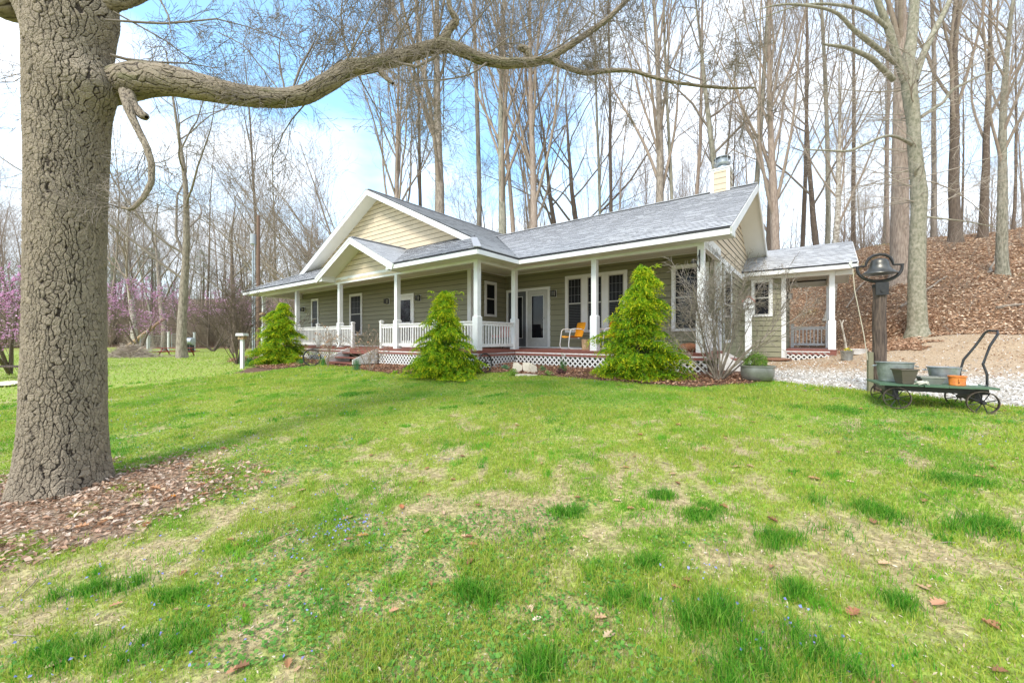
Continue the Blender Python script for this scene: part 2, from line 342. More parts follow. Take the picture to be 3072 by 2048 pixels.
# ------------------------------------------------------------ scatter helpers (ground cover)
def blades(P, h, wd, col, lean=.5, r=None):
    r = r or rng; n = len(P); a = r.uniform(0, 2*math.pi, n); b = r.uniform(0, 2*math.pi, n); l = np.abs(r.normal(0, lean, n))*h
    wx = np.stack([np.cos(a), np.sin(a), np.zeros(n)], 1)*(wd/2)[:, None]; ld = np.stack([np.cos(b), np.sin(b), np.zeros(n)], 1)*l[:, None]
    up = np.zeros((n, 3)); up[:, 2] = h
    V = np.stack([P-wx, P+wx, P+up*.55+ld*.3+wx*.8, P+up*.55+ld*.3-wx*.8, P+up+ld], 1).reshape(-1, 3)
    i = np.arange(n)*5; return V, [np.stack([i, i+1, i+2, i+3], 1), np.stack([i+3, i+2, i+4], 1)], np.repeat(col, 5, 0)
def flecks(P, size, col, tilt=.5, asp=.6, fold=.25, r=None):
    """leaf like diamonds folded along the middle, lying roughly flat"""
    r = r or rng; n = len(P); a = r.uniform(0, 2*math.pi, n); nz = np.stack([r.normal(0, tilt, n), r.normal(0, tilt, n), np.ones(n)], 1); nz /= np.linalg.norm(nz, axis=1)[:, None]
    u = np.stack([np.cos(a), np.sin(a), np.zeros(n)], 1); u -= nz*(u*nz).sum(1)[:, None]; u /= np.linalg.norm(u, axis=1)[:, None]; v = np.cross(nz, u); s = size[:, None]
    lift = np.abs(nz[:, :2]).max(1)[:, None]*s*.3; P = P+np.array([0, 0, 1])*lift
    k = r.uniform(.6, 1.2, (n, 1))
    V = np.stack([P-u*s*.5, P-u*s*.1+v*s*asp*.5*k+nz*s*fold, P+u*s*.5, P+u*s*.05-v*s*asp*.5+nz*s*fold*.7, P+nz*s*.03], 1).reshape(-1, 3)
    i = np.arange(n)*5; return V, [np.concatenate([np.stack([i, i+1, i+4], 1), np.stack([i+1, i+2, i+4], 1), np.stack([i+2, i+3, i+4], 1), np.stack([i+3, i, i+4], 1)])], np.repeat(col, 5, 0)
def merge(parts):
    Vs, Fd, Cs, n = [], {}, [], 0
    for V, fs, c in parts:
        for f in fs: Fd.setdefault(f.shape[1], []).append(f+n)
        Vs.append(V); Cs.append(c); n += len(V)
    return np.concatenate(Vs), [np.concatenate(v) for v in Fd.values()], np.concatenate(Cs)
def stuff(name, parts, m, label, cat):
    V, F_, c = merge(parts); return tag(obj(name, rawmesh(name, V, F_, m, col=c)), label, cat, kind='stuff')
def pick(cols, n, jit=.15, r=None):
    r = r or rng; c = np.array(cols)[r.integers(0, len(cols), n)]; return c*r.uniform(1-jit, 1+jit, (n, 1))
def onground(x, y, dz=0): return np.stack([x, y, ground(x, y)+dz], 1)
def polar(n, r0, r1, p, a0=-58, a1=58):
    u = rng.random(n); rr = (r0**p+(r1**p-r0**p)*u)**(1/p); a = np.radians(rng.uniform(a0, a1, n)); return rr*np.sin(a), rr*np.cos(a)
def build_grass():
    parts = []
    x, y = polar(680000, 1.5, 15, .75); k = region(x, y) == 0; g = greenness(x, y)
    k &= rng.random(len(x)) < sst(g, .38, .58)*.62+.38; x, y, g = x[k], y[k], g[k]; d = np.hypot(x, y); n = len(x)
    hn = fbm(x*1.7, y*1.7, 61, 3); h = (.014+.040*hn**2*(.5+g))*rng.uniform(.5, 1.5, n)*(1+.03*d); wd = (.0022+.0008*d)*rng.uniform(.7, 1.3, n)
    col = pick([(.40, .47, .06), (.26, .41, .04), (.50, .51, .10), (.31, .44, .05)], n)
    dk = sst(fbm(x*1.6, y*1.6, 71, 3)+.03*(x > 0), .5, .72)[:, None]*.55; col = col*(1-dk)+np.array([.12, .36, .025])*dk
    dry = rng.random(n) < .80-.60*sst(g, .40, .62); col[dry] = pick([(.52, .41, .22), (.42, .33, .18), (.58, .50, .30), (.40, .42, .14)], dry.sum()); h[dry] *= .5; wd[dry] *= 1.2
    parts.append(blades(onground(x, y, -.003), h, wd, col, .7))
    x, y = polar(90000, 13, 60, .9, -62, 40); k = (region(x, y) == 0); x, y = x[k], y[k]; n = len(x)
    parts.append(blades(onground(x, y), rng.uniform(.03, .07, n), .015+.0008*np.hypot(x, y), pick([(.32, .44, .06), (.40, .48, .08), (.26, .40, .05), (.54, .50, .22)], n), .7))
    # thicker tufts
    tf = [(2085, 1868, .17, 1.3), (1424, 1790, .13, 1), (2440, 1975, .2, 1.2), (300, 1765, .15, .9), (2230, 2020, .14, 1), (2380, 1780, .09, 1), (2690, 1810, .08, .9), (1880, 1810, .09, .8), (1630, 2010, .12, 1), (2000, 1490, .1, .8), (2960, 1580, .18, .9), (2600, 1540, .2, .8), (2330, 1620, .14, .8), (2100, 1545, .16, .7), (470, 1940, .16, .8), (150, 1990, .16, .8), (1700, 1545, .12, .8), (1950, 1700, .09, .8), (1060, 1186, .25, .6), (520, 1800, .1, .8), (2500, 1235, .3, .6), (2900, 1450, .2, .7)]
    for (px, py, rad, hh) in tf:
        r_ = (px-1536)/F; Y = 1.5*F/(py-CY)
        for _ in range(6): Y = (H-zg(r_*Y, Y))*F/(py-CY)
        n = int(900*rad/.15); a = rng.uniform(0, 6.28, n); q = np.abs(rng.normal(0, .6, n))*rad; j_ = rng.integers(0, 6, n); ox_, oy_ = rng.normal(0, rad*.5, 6), rng.normal(0, rad*.3, 6); x = r_*Y+q*np.cos(a)*.8+ox_[j_]; y = Y+q*np.sin(a)*.7+oy_[j_]
        parts.append(blades(onground(x, y), hh*.095*rng.uniform(.4, 1.1, n)*(1-.4*q/rad/2), (.0022+.0007*Y)*np.ones(n), pick([(.07, .27, .02), (.12, .36, .025), (.20, .44, .035), (.05, .22, .018), (.30, .42, .08)], n), .55))
    for _ in range(750):
        x0, y0 = polar(1, 1.7, 16, .9); x0, y0 = x0[0], y0[0]
        if region(x0, y0) != 0: continue
        rad = rng.uniform(.03, .13)*(1+.05*y0); n = int(rng.uniform(25, 120)); a = rng.uniform(0, 6.28, n); q = np.abs(rng.normal(0, .6, n))*rad
        j_ = rng.integers(0, 5, n); ox_, oy_ = rng.normal(0, rad*.9, 5), rng.normal(0, rad*.5, 5); x = x0+q*np.cos(a)+ox_[j_]; y = y0+q*np.sin(a)+oy_[j_]; c = pick([(.10, .33, .025), (.16, .42, .03), (.25, .48, .04)], 1)
        parts.append(blades(onground(x, y), rng.uniform(.025, .065)*rng.uniform(.5, 1.1, n), (.0022+.0008*y0)*np.ones(n), np.repeat(c, n, 0)*rng.uniform(.8, 1.2, (n, 1)), .6))
    stuff('lawn_grass', parts, GRASS, 'short patchy spring grass with dark green tufts and straw', 'grass')
    # low broad leaves and violets
    x, y = polar(60000, 1.5, 10, .8); g = fbm(x*.8+9, y*.8, 83, 3); k = (region(x, y) == 0) & (g > .54); x, y = x[k], y[k]; n = len(x)
    stuff('low_weeds', [flecks(onground(x, y, .012), rng.uniform(.012, .026, n)*(1+.04*y), pick([(.12, .30, .045), (.17, .36, .06), (.09, .24, .04)], n), .35, .9, .05)], LEAF, 'small round leaved weeds among the lawn grass', 'weeds')
    x, y = polar(15000, 1.8, 14, .9); g = fbm(x*.6+40, y*.6, 91, 3); k = (region(x, y) == 0) & (g > .56-.03*(x > 1)) ; x, y = x[k], y[k]; n = len(x)
    k = rng.random(n) < .22; x, y = x[k], y[k]
    cx, cy_ = pt(1015, 1600, 2.85)[:2]; x = np.concatenate([x, rng.normal(cx, .12, 90)]); y = np.concatenate([y, rng.normal(cy_, .1, 90)]); n = len(x)
    stuff('violet_flowers', [flecks(onground(x, y, .03), rng.uniform(.010, .018, n)*(1+.05*y), pick([(.30, .33, .75), (.42, .42, .80), (.25, .25, .62)], n), .8, .8, .3)], LEAF, 'tiny blue violets dotted through the lawn', 'flowers')
def oakleaf(size, c, a, curl):
    prof = [(0, 0), (.10, .06), (.16, .22), (.27, .12), (.40, .34), (.52, .15), (.66, .32), (.78, .14), (.92, .16), (1, 0)]
    L = [(p[0]-.5, p[1]) for p in prof]+[(p[0]-.5, -p[1]*.9) for p in prof[-2:0:-1]]
    V = [(0, 0, 0)]+[(q[0], q[1], curl*(abs(q[1])*1.3+.5*q[0]**2)*(1+.4*q[0])) for q in L]; V = np.array(V)*size
    R = np.array([[math.cos(a), -math.sin(a), 0], [math.sin(a), math.cos(a), 0], [0, 0, 1]]); V = V@R.T
    n = len(L); return V+c, [np.array([(0, i+1, (i+1) % n+1) for i in range(n)])]
BROWN = [(.42, .22, .11), (.34, .17, .08), (.52, .33, .19), (.27, .13, .065), (.60, .43, .28)]
def build_leaves():
    parts = []
    sp = [(1205, 1525, .085, (.45, .17, .07)), (1042, 1558, .10, (.55, .33, .17)), (1088, 1612, .08, (.52, .24, .09)), (1180, 1840, .055, (.5, .27, .15)), (2815, 1820, .09, (.55, .28, .16)), (2560, 1845, .09, (.4, .17, .09)), (2030, 1770, .05, (.36, .16, .08)), (700, 2020, .06, (.5, .25, .14)), (520, 1495, .07, (.75, .30, .03)), (1975, 1475, .07, (.6, .38, .24)), (1850, 1505, .06, (.55, .35, .22)), (2440, 1440, .09, (.4, .22, .1)), (2620, 1570, .08, (.35, .17, .09)), (1330, 1545, .06, (.55, .38, .25)), (1280, 1600, .06, (.5, .3, .18)), (350, 1820, .06, (.5, .27, .15)), (2020, 1425, .07, (.5, .3, .17)), (1610, 1865, .05, (.75, .55, .42)), (1655, 1935, .04, (.6, .35, .2)), (440, 1580, .09, (.42, .17, .08)), (290, 1600, .09, (.56, .36, .25))]
    for px, py, sz, c in sp:
        r_ = (px-1536)/F; Y = 1.5*F/(py-CY)
        for _ in range(6): Y = (H-zg(r_*Y, Y))*F/(py-CY)
        V, f_ = oakleaf(sz*1.0, np.array([r_*Y, Y, zg(r_*Y, Y)+.015]), random.uniform(0, 6.3), random.uniform(.2, .8)); parts.append((V, f_, np.tile(c, (len(V), 1))))
    x, y = polar(420, 1.8, 14, .9)
    for i in range(len(x)):
        if region(x[i], y[i]) != 0: continue
        V, f_ = oakleaf(random.uniform(.03, .075), np.array([x[i], y[i], zg(x[i], y[i])+.012]), random.uniform(0, 6.3), random.uniform(.1, 1)); parts.append((V, f_, np.tile(pick(BROWN, 1)[0], (len(V), 1))))
    x, y = polar(26000, 1.6, 14, .8); k = region(x, y) == 0; x, y = x[k], y[k]; n = len(x)
    parts.append(flecks(onground(x, y, .004), rng.uniform(.008, .028, n), pick([(.62, .50, .34), (.45, .32, .2), (.7, .6, .45)], n), .4, .3, .05))
    stuff('scattered_dry_leaves', parts, DRY, 'brown oak leaves and straw bits lying on the lawn', 'dead leaves')
    n = 60000; x = rng.uniform(-8, -.5, n); y = rng.uniform(1.5, 6, n); ex, ey = (x-OAK[0]-.30)/1.5, (y-OAK[1]+.45)/.95; q_ = ex*ex+ey*ey; k = rng.random(n) < np.clip(1.25-q_*.75+(fbm(x*2, y*2, 5, 3)-.5)*1.8, .0, .8)*(q_ < 2.6); x, y = x[k], y[k]; n = len(x)
    parts = [flecks(onground(x, y, rng.uniform(0, .03, n)), rng.uniform(.018, .065, n), pick([(.46, .30, .20), (.36, .21, .13), (.54, .39, .28), (.26, .15, .09), (.58, .46, .36)], n), .45, .55, .2)]
    for i in range(0, n, 90):
        V, f_ = oakleaf(random.uniform(.06, .11), np.array([x[i], y[i], zg(x[i], y[i])+.03]), random.uniform(0, 6.3), random.uniform(.2, 1)); parts.append((V, f_, np.tile(pick(BROWN, 1)[0], (len(V), 1))))
    stuff('leaf_litter_under_oak', parts, DRY, 'reddish brown dead leaves piled at the foot of the big trunk', 'dead leaves')
    n = 90000; s = rng.uniform(-24, 0, n); t = rng.uniform(5.5, 11, n); x, y = st2xy(s, t); k = (region(x, y) == 2) & (t < np.where(s < -7.2, 8.0, 9.7)); x, y = x[k], y[k]; n = len(x)
    pile = sst(fbm(x*.8, y*.8, 77, 2), .5, .7)*.05
    stuff('mulch_leaves', [flecks(onground(x, y, rng.uniform(0, .03, n)+pile), rng.uniform(.03, .075, n), pick([(.36, .18, .10), (.28, .13, .075), (.44, .25, .15), (.2, .1, .06), (.5, .32, .2)], n), .45, .55, .15)], DRY, 'dead leaves and bark mulch in the beds before the porch', 'dead leaves')
    n = 260000; d = rng.uniform(0, 1, n)**1.3*26; s = rng.uniform(-2, 26, n); t = hill_t(s)-.8+d; x, y = st2xy(s, t); k = (region(x, y) == 3) & (y > 4) & (np.abs(x) < 1.5*y); x, y = x[k], y[k]; n = len(x)
    c = pick([(.52, .33, .20), (.42, .25, .15), (.62, .44, .29), (.28, .165, .10), (.70, .55, .40)], n); gm = sst(fbm(x*.45, y*.45, 99, 3), .60, .75)[:, None]*.7*rng.random((n, 1)); c = c*(1-gm)+np.array([.16, .24, .05])*gm
    stuff('hill_leaf_litter', [flecks(onground(x, y, .01), rng.uniform(.045, .12, n), c, .6, .6, .22)], DRY, 'thick carpet of brown fallen leaves on the wooded hillside', 'dead leaves')
    n = 18000; s = rng.uniform(.3, 3.4, n); t = rng.uniform(14.3, 19, n); x, y = st2xy(s, t); k = region(x, y) == 3; x, y = x[k], y[k]; n = len(x)
    stuff('leaf_strip_by_drive', [flecks(onground(x, y, .01), rng.uniform(.04, .10, n), pick([(.50, .30, .18), (.40, .23, .14), (.58, .40, .26), (.28, .165, .10)], n), .5, .6, .2)], DRY, 'strip of brown leaves between the side porch and the drive', 'dead leaves')
    n = 42000; s = rng.uniform(-1, 16, n); t = rng.uniform(7.5, 20, n); x, y = st2xy(s, t); k = (region(x, y) == 1) & (rng.random(n) < (.08+.9*sst(t, 10, 15))*sst(fbm(x*.9, y*.9, 66, 3), .35, .65)); x, y = x[k], y[k]; n = len(x)
    stuff('leaf_bits_on_drive', [flecks(onground(x, y, .004), rng.uniform(.02, .07, n), pick(BROWN, n), .3, .5, .1)], DRY, 'brown leaf bits blown across the gravel drive', 'dead leaves')
    n = 75000; s = rng.uniform(-1.2, 10, n); t = rng.uniform(7, 19, n); x, y = st2xy(s, t); k = (region(x, y) == 1) & (rng.random(n) < 1.05-.95*sst(t, 9.5, 13.5)); x, y = x[k], y[k]; n = len(x)
    stuff('gravel_stones', [flecks(onground(x, y, .0), rng.uniform(.018, .045, n), pick([(.72, .69, .64), (.6, .56, .5), (.8, .78, .74), (.46, .41, .35)], n), .5, .9, .25)], mat('stone_chips', (1, 1, 1), .8, attr='col', c2=(.9, .9, .9)), 'loose pale limestone chips on the drive', 'gravel')
    mb = MB()
    for _ in range(70):
        x, y = polar(1, 2, 12, .9); x, y = x[0], y[0]; L = random.uniform(.08, .3); a = random.uniform(0, 6.3); p = []
        for k in range(5): p.append((x, y, zg(x, y)+.012)); a += random.uniform(-.4, .4); x += math.cos(a)*L/4; y += math.sin(a)*L/4
        mb.tube(p, np.linspace(.004, .002, 5), 4)
    tag(mb.build('fallen_twigs', TWIGW), 'thin dry twigs strewn over the grass', 'twigs', kind='stuff')
build_grass(); build_leaves()
# ------------------------------------------------------------ the house
S0, T0, Z0 = -10.0, 12.0, .80
ZD, ZB, ZF, ZE, ZC = -.303, 2.066, 2.128, 2.293, 2.364
PT, PTL, PS, PQ, PD = 9.542, 7.87, -7.18, -1.964, 3.484
ET, ETL, ES, ER, EL = 9.006, 7.264, -6.617, -1.298, -21.977
WT, WTL, WS, WR = 11.528, 9.665, -9.115, -1.93
SG, TG, P = -14.297, 9.086, .488
RT, TREAR = 13.874, 18.742
WLE = -21.4
def zp(s): return ZE+P*(min(ES-s, s-EL))
house = thing('farmhouse', 'single storey sage green house with beige gables, grey shingle roof and a long white porch', 'house', (*st2xy(S0, T0), Z0), TH-math.pi/2)
def hb(f=None): return MB(f)
def hput(mb, name, m, parent=None, smooth=False):
    """house coordinates s, t, height over the eye -> child of the house"""
    return mb.build(name, m, parent or house, (S0, T0, Z0-H), smooth) if (parent is None or parent is house) else mb.build(name, m, parent, (S0, T0, Z0-H), smooth)
X3, Y3, Z3 = np.array([1., 0, 0]), np.array([0, 1., 0]), np.array([0, 0, 1.])
front = lambda T: (lambda a, o, z: (a, T-o, z))
right = lambda S: (lambda a, o, z: (S+o, a, z))
LAPP = .178
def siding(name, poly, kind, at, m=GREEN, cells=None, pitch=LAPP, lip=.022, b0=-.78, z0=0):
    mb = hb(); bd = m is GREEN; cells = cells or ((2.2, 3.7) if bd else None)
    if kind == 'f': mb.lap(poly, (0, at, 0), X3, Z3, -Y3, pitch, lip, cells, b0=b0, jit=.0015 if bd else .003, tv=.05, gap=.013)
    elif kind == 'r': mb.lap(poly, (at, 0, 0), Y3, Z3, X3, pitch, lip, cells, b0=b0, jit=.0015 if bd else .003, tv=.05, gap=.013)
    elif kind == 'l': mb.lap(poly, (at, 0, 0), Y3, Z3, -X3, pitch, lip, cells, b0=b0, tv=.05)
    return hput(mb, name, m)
SHK = (.10, .34)
# walls
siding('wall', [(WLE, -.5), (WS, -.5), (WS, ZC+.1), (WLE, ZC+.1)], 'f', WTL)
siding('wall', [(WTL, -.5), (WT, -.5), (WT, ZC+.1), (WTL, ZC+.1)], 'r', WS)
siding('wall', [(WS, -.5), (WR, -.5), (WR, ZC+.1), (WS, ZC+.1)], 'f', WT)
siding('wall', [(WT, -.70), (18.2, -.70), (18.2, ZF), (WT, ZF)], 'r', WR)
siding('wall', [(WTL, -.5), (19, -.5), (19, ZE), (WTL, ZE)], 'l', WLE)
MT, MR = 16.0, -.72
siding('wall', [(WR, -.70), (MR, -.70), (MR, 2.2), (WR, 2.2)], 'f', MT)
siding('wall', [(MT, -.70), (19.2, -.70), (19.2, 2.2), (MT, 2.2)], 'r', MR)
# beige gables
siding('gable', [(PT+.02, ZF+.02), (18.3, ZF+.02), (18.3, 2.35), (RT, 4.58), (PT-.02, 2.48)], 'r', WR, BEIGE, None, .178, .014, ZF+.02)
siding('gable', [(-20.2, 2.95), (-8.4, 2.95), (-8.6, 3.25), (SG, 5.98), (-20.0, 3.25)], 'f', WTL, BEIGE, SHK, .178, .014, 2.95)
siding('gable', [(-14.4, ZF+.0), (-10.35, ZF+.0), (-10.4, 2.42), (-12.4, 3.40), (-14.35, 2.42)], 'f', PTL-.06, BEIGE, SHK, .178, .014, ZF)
# roof planes
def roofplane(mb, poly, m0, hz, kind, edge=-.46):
    """poly in (s,t) plan; slope P rising along kind direction, from eave value m0 at height hz"""
    k = math.hypot(1, P)
    if kind == 'l': O = np.array([m0, 0, hz]); A = Y3; U = np.array([-1, 0, P])/k; N = np.array([P, 0, 1])/k; pl = [(t, (m0-s)*k) for s, t in poly]   # rises towards -s
    if kind == 'r': O = np.array([m0, 0, hz]); A = Y3; U = np.array([1, 0, P])/k; N = np.array([-P, 0, 1])/k; pl = [(t, (s-m0)*k) for s, t in poly]
    if kind == 'b': O = np.array([0, m0, hz]); A = X3; U = np.array([0, 1, P])/k; N = np.array([0, -P, 1])/k; pl = [(s, (t-m0)*k) for s, t in poly]    # rises towards +t
    if kind == 'f': O = np.array([0, m0, hz]); A = X3; U = np.array([0, -1, P])/k; N = np.array([0, P, 1])/k; pl = [(s, (m0-t)*k) for s, t in poly]
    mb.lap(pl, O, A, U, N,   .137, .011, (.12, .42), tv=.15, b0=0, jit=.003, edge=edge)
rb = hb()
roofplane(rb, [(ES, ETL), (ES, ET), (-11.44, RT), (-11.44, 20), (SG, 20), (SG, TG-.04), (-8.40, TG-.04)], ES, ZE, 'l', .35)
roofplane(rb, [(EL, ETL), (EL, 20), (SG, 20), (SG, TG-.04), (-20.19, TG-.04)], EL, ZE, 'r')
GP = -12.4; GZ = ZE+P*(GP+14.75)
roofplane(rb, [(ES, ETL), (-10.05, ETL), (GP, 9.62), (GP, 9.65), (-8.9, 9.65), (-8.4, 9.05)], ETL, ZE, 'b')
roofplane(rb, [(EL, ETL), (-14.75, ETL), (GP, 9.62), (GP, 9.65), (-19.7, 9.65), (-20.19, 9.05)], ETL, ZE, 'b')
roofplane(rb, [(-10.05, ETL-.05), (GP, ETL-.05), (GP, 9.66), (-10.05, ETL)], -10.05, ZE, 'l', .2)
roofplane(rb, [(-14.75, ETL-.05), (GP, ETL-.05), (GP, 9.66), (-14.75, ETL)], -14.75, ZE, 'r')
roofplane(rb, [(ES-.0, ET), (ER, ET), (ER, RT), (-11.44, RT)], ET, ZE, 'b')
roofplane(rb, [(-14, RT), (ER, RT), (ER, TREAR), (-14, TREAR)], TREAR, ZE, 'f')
# hip and ridge caps
def zs(s, t): return ZE+P*min(ES-s, s-EL, 99)
for a, b in (((ES, ETL, ZE), (-8.4, 9.05, ZE+P*1.785)), ((EL, ETL, ZE), (-20.19, 9.05, ZE+P*1.785)), ((SG, TG, ZE+P*7.68), (SG, 20, ZE+P*7.68)), ((-11.5, RT, ZE+P*4.868), (ER, RT, ZE+P*4.868)), ((GP, ETL, GZ), (GP, 9.5, GZ))):
    rb.beam((a[0], a[1], a[2]+.012), (b[0], b[1], b[2]+.012), .20, .018, tone=.35)
# solid body under the shingles so that the roof has thickness at its edges
ub = hb()
def slab(poly, fz, th=.05):
    n = len(poly); V = [(s, t, fz(s, t)-.006) for s, t in poly]+[(s, t, fz(s, t)-th) for s, t in poly]
    ub.add(V, [tuple(range(n)), tuple(range(n, 2*n))[::-1]]+[(i, (i+1) % n, (i+1) % n+n, i+n) for i in range(n)])
fl = lambda s, t: ZE+P*(ES-s); fr_ = lambda s, t: ZE+P*(s-EL); ff = lambda s, t: ZE+P*(t-ETL); fm = lambda s, t: ZE+P*(t-ET); fk = lambda s, t: ZE+P*(TREAR-t)
slab([(ES, ETL), (ES, ET), (-11.44, RT), (-11.44, 20), (SG, 20), (SG, TG), (-8.44, TG)], fl)
slab([(EL, ETL), (EL, 20), (SG, 20), (SG, TG), (-20.15, TG)], fr_)
slab([(ES, ETL), (-10.05, ETL), (GP, 9.62), (-8.9, 9.65), (-8.44, TG)], ff); slab([(EL, ETL), (-14.75, ETL), (GP, 9.62), (-19.7, 9.65), (-20.15, TG)], ff)
slab([(-10.05, ETL), (GP, ETL), (GP, 9.66)], lambda s, t: ZE+P*(-10.05-s)); slab([(-14.75, ETL), (GP, ETL), (GP, 9.66)], lambda s, t: ZE+P*(s+14.75))
slab([(ES, ET), (ER, ET), (ER, RT), (-11.44, RT)], fm); slab([(-14, RT), (ER, RT), (ER, TREAR), (-14, TREAR)], fk)
roof = hput(rb, 'roof', SHING); hput(ub, 'roof_deck', DARK, roof)
# side entry roof
ST, SE0, SE1, SRT = 15.5, WR, 1.08, 17.6
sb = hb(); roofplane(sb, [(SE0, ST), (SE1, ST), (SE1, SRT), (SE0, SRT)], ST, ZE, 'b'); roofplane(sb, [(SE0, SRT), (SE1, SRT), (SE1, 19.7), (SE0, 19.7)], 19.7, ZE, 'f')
sr = hput(sb, 'side_roof', SHING); ub = hb()
slab([(SE0, ST), (SE1, ST), (SE1, SRT), (SE0, SRT)], lambda s, t: ZE+P*(t-ST)); slab([(SE0, SRT), (SE1, SRT), (SE1, 19.7), (SE0, 19.7)], lambda s, t: ZE+P*(19.7-t))
hput(ub, 'roof_deck', DARK, sr)
# fascia and rakes
fb = hb(); zt = ZE-.045
def fas(s0, s1, t0, t1):
    fb.box(min(s0, s1), max(s0, s1), min(t0, t1), max(t0, t1), ZF, zt)
fas(ES-.02, -10.1, ETL, ETL+.03); fas(EL, -14.72, ETL, ETL+.03)
fas(ES-.03, ES, ETL+.031, ET+.03-.001); fas(ES, ER, ET, ET+.03); fas(EL, EL+.03, ETL+.031, 19)
fas(SE0+.01, SE1, ST, ST+.03)
def rake(m, s, t, z0, ln, kind, rise):      # kind 't': runs along t in plane s
    pass
def rb2(a, b, zoff=-.10, hh=.19, th=.035, upv=None):
    fb.beam((a[0], a[1], a[2]+zoff), (b[0], b[1], b[2]+zoff), th, hh)
zpk = ZE+P*7.68; zft = ZE+P*1.785
rb2((SG+.0, TG, zpk), (-8.45, TG, zft), zoff=-.115); rb2((SG, TG, zpk), (-20.15, TG, zft), zoff=-.115)
rb2((SG+.0, TG-.025, zpk), (-8.45, TG-.025, zft), zoff=-.055, hh=.075, th=.02); rb2((SG, TG-.025, zpk), (-20.15, TG-.025, zft), zoff=-.055, hh=.075, th=.02)
rb2((GP, ETL-.02, GZ), (-10.05, ETL-.02, ZE), zoff=-.115, hh=.20); rb2((GP, ETL-.02, GZ), (-14.75, ETL-.02, ZE), zoff=-.115, hh=.20)
rb2((GP, ETL-.042, GZ), (-10.05, ETL-.042, ZE), zoff=-.05, hh=.07, th=.02); rb2((GP, ETL-.042, GZ), (-14.75, ETL-.042, ZE), zoff=-.05, hh=.07, th=.02)
# small gable returns
for a, b in ((-10.42, -10.0), (-14.78, -14.34)): fb.prism([(a, ZF), (b, ZF), (b, ZE-.06 if b > -12 else ZE+.10), (a, ZE+.10 if b > -12 else ZE-.06)], lambda x, z, d: (x, ETL+d, z), .0, .03)
rz = ZE+P*4.868
rb2((ER, RT, rz), (ER, ET, ZE), zoff=-.115, hh=.19); rb2((ER, RT, rz), (ER, TREAR, ZE), zoff=-.115, hh=.19)
fb.prism([(ET, ZF), (ET+.44, ZF), (ET+.44, ZE-.02+P*.44), (ET, ZE-.06)], lambda y, z, d: (ER+d, y, z), -.02, .014)
rb2((SE1, SRT, ZE+P*2.1), (SE1, ST, ZE), zoff=-.1, hh=.16); rb2((SE1, SRT, ZE+P*2.1), (SE1, 19.7, ZE), zoff=-.1, hh=.16)
hput(fb, 'fascia', WHITE)
# soffits: grooved boards
so_ = hb()
def soffit(poly, z): so_.lap(poly, (0, 0, z), X3, Y3, -Z3, .12, .006, b0=min(p[1] for p in poly), tv=.03)
def soffit_s(poly, z): so_.lap([(b, a) for a, b in poly], (0, 0, z), Y3, X3, -Z3, .12, .006, b0=min(p[0] for p in poly), tv=.03)
soffit([(EL+.03, ETL+.03), (-14.4, ETL+.03), (-14.4, PTL-.07), (EL+.03, PTL-.07)], ZF+.012); soffit([(-10.35, ETL+.03), (ES-.03, ETL+.03), (ES-.03, PTL-.07), (-10.35, PTL-.07)], ZF+.012)
soffit([(PS+.07, PTL-.07), (ES-.03, PTL-.07), (ES-.03, ET+.03), (PS+.07, ET+.03)], ZF+.012)
soffit_s([(PS+.07, ET+.03), (ER-.02, ET+.03), (ER-.02, PT-.07), (PS+.07, PT-.07)], ZF+.012)
soffit([(EL+.03, PTL-.07), (-21.17, PTL-.07), (-21.17, 19), (EL+.03, 19)], ZF+.012)
soffit([(PS+.07, PT-.07), (PS+.07, PT-.06), (PS+.0, PT-.06), (PS+.0, PT-.07)], ZF+.013)
soffit_s([(SE0+.02, ST+.03), (SE1-.02, ST+.03), (SE1-.02, MT-.05), (SE0+.02, MT-.05)], ZF+.012)
# porch ceilings
soffit([(-21.2, PTL+.07), (PS-.07, PTL+.07), (PS-.07, WTL), (-21.2, WTL)], ZC); soffit([(WS, WTL), (PS-.07, WTL), (PS-.07, WT), (WS, WT)], ZC+.001)
soffit([(PS-.07, PT+.07), (WR, PT+.07), (WR, WT), (PS-.07, WT)], ZC+.002); soffit([(MR, MT+.06), (.5, MT+.06), (.5, 19.3), (MR, 19.3)], ZC-.06)
k = math.hypot(1, P)
# sloping soffits under the rakes
def slopesoff(a0, a1, b0, b1, along, m0, hz, sg, off=.16):
    """a: across overhang; b: plan run from the foot to the peak"""
    if along == 's': O = (m0, 0, hz-off); U = np.array([sg, 0, P])/k; A = Y3; N = np.array([sg*P, 0, -1])/k
    else: O = (0, m0, hz-off); U = np.array([0, sg, P])/k; A = X3; N = np.array([0, sg*P, -1])/k
    so_.lap([(a0, b0*k), (a1, b0*k), (a1, b1*k), (a0, b1*k)], O, A, U, N, .075, .006, b0=b0*k, tv=.03)
slopesoff(TG, WTL, 1.4, 7.66, 's', ES, ZE, -1); slopesoff(TG, WTL, 1.4, 7.66, 's', EL, ZE, 1)
slopesoff(ETL, PTL-.06, .28, 2.34, 's', -10.05, ZE, -1); slopesoff(ETL, PTL-.06, .28, 2.34, 's', -14.75, ZE, 1)
slopesoff(WR, ER, 0.0, 4.84, 't', ET, ZE, 1, .15); slopesoff(WR, ER, 0.0, 4.84, 't', TREAR, ZE, -1, .15)
slopesoff(.55, SE1, 0, 2.1, 't', ST, ZE, 1, .14); slopesoff(.55, SE1, 0, 2.1, 't', 19.7, ZE, -1, .14)
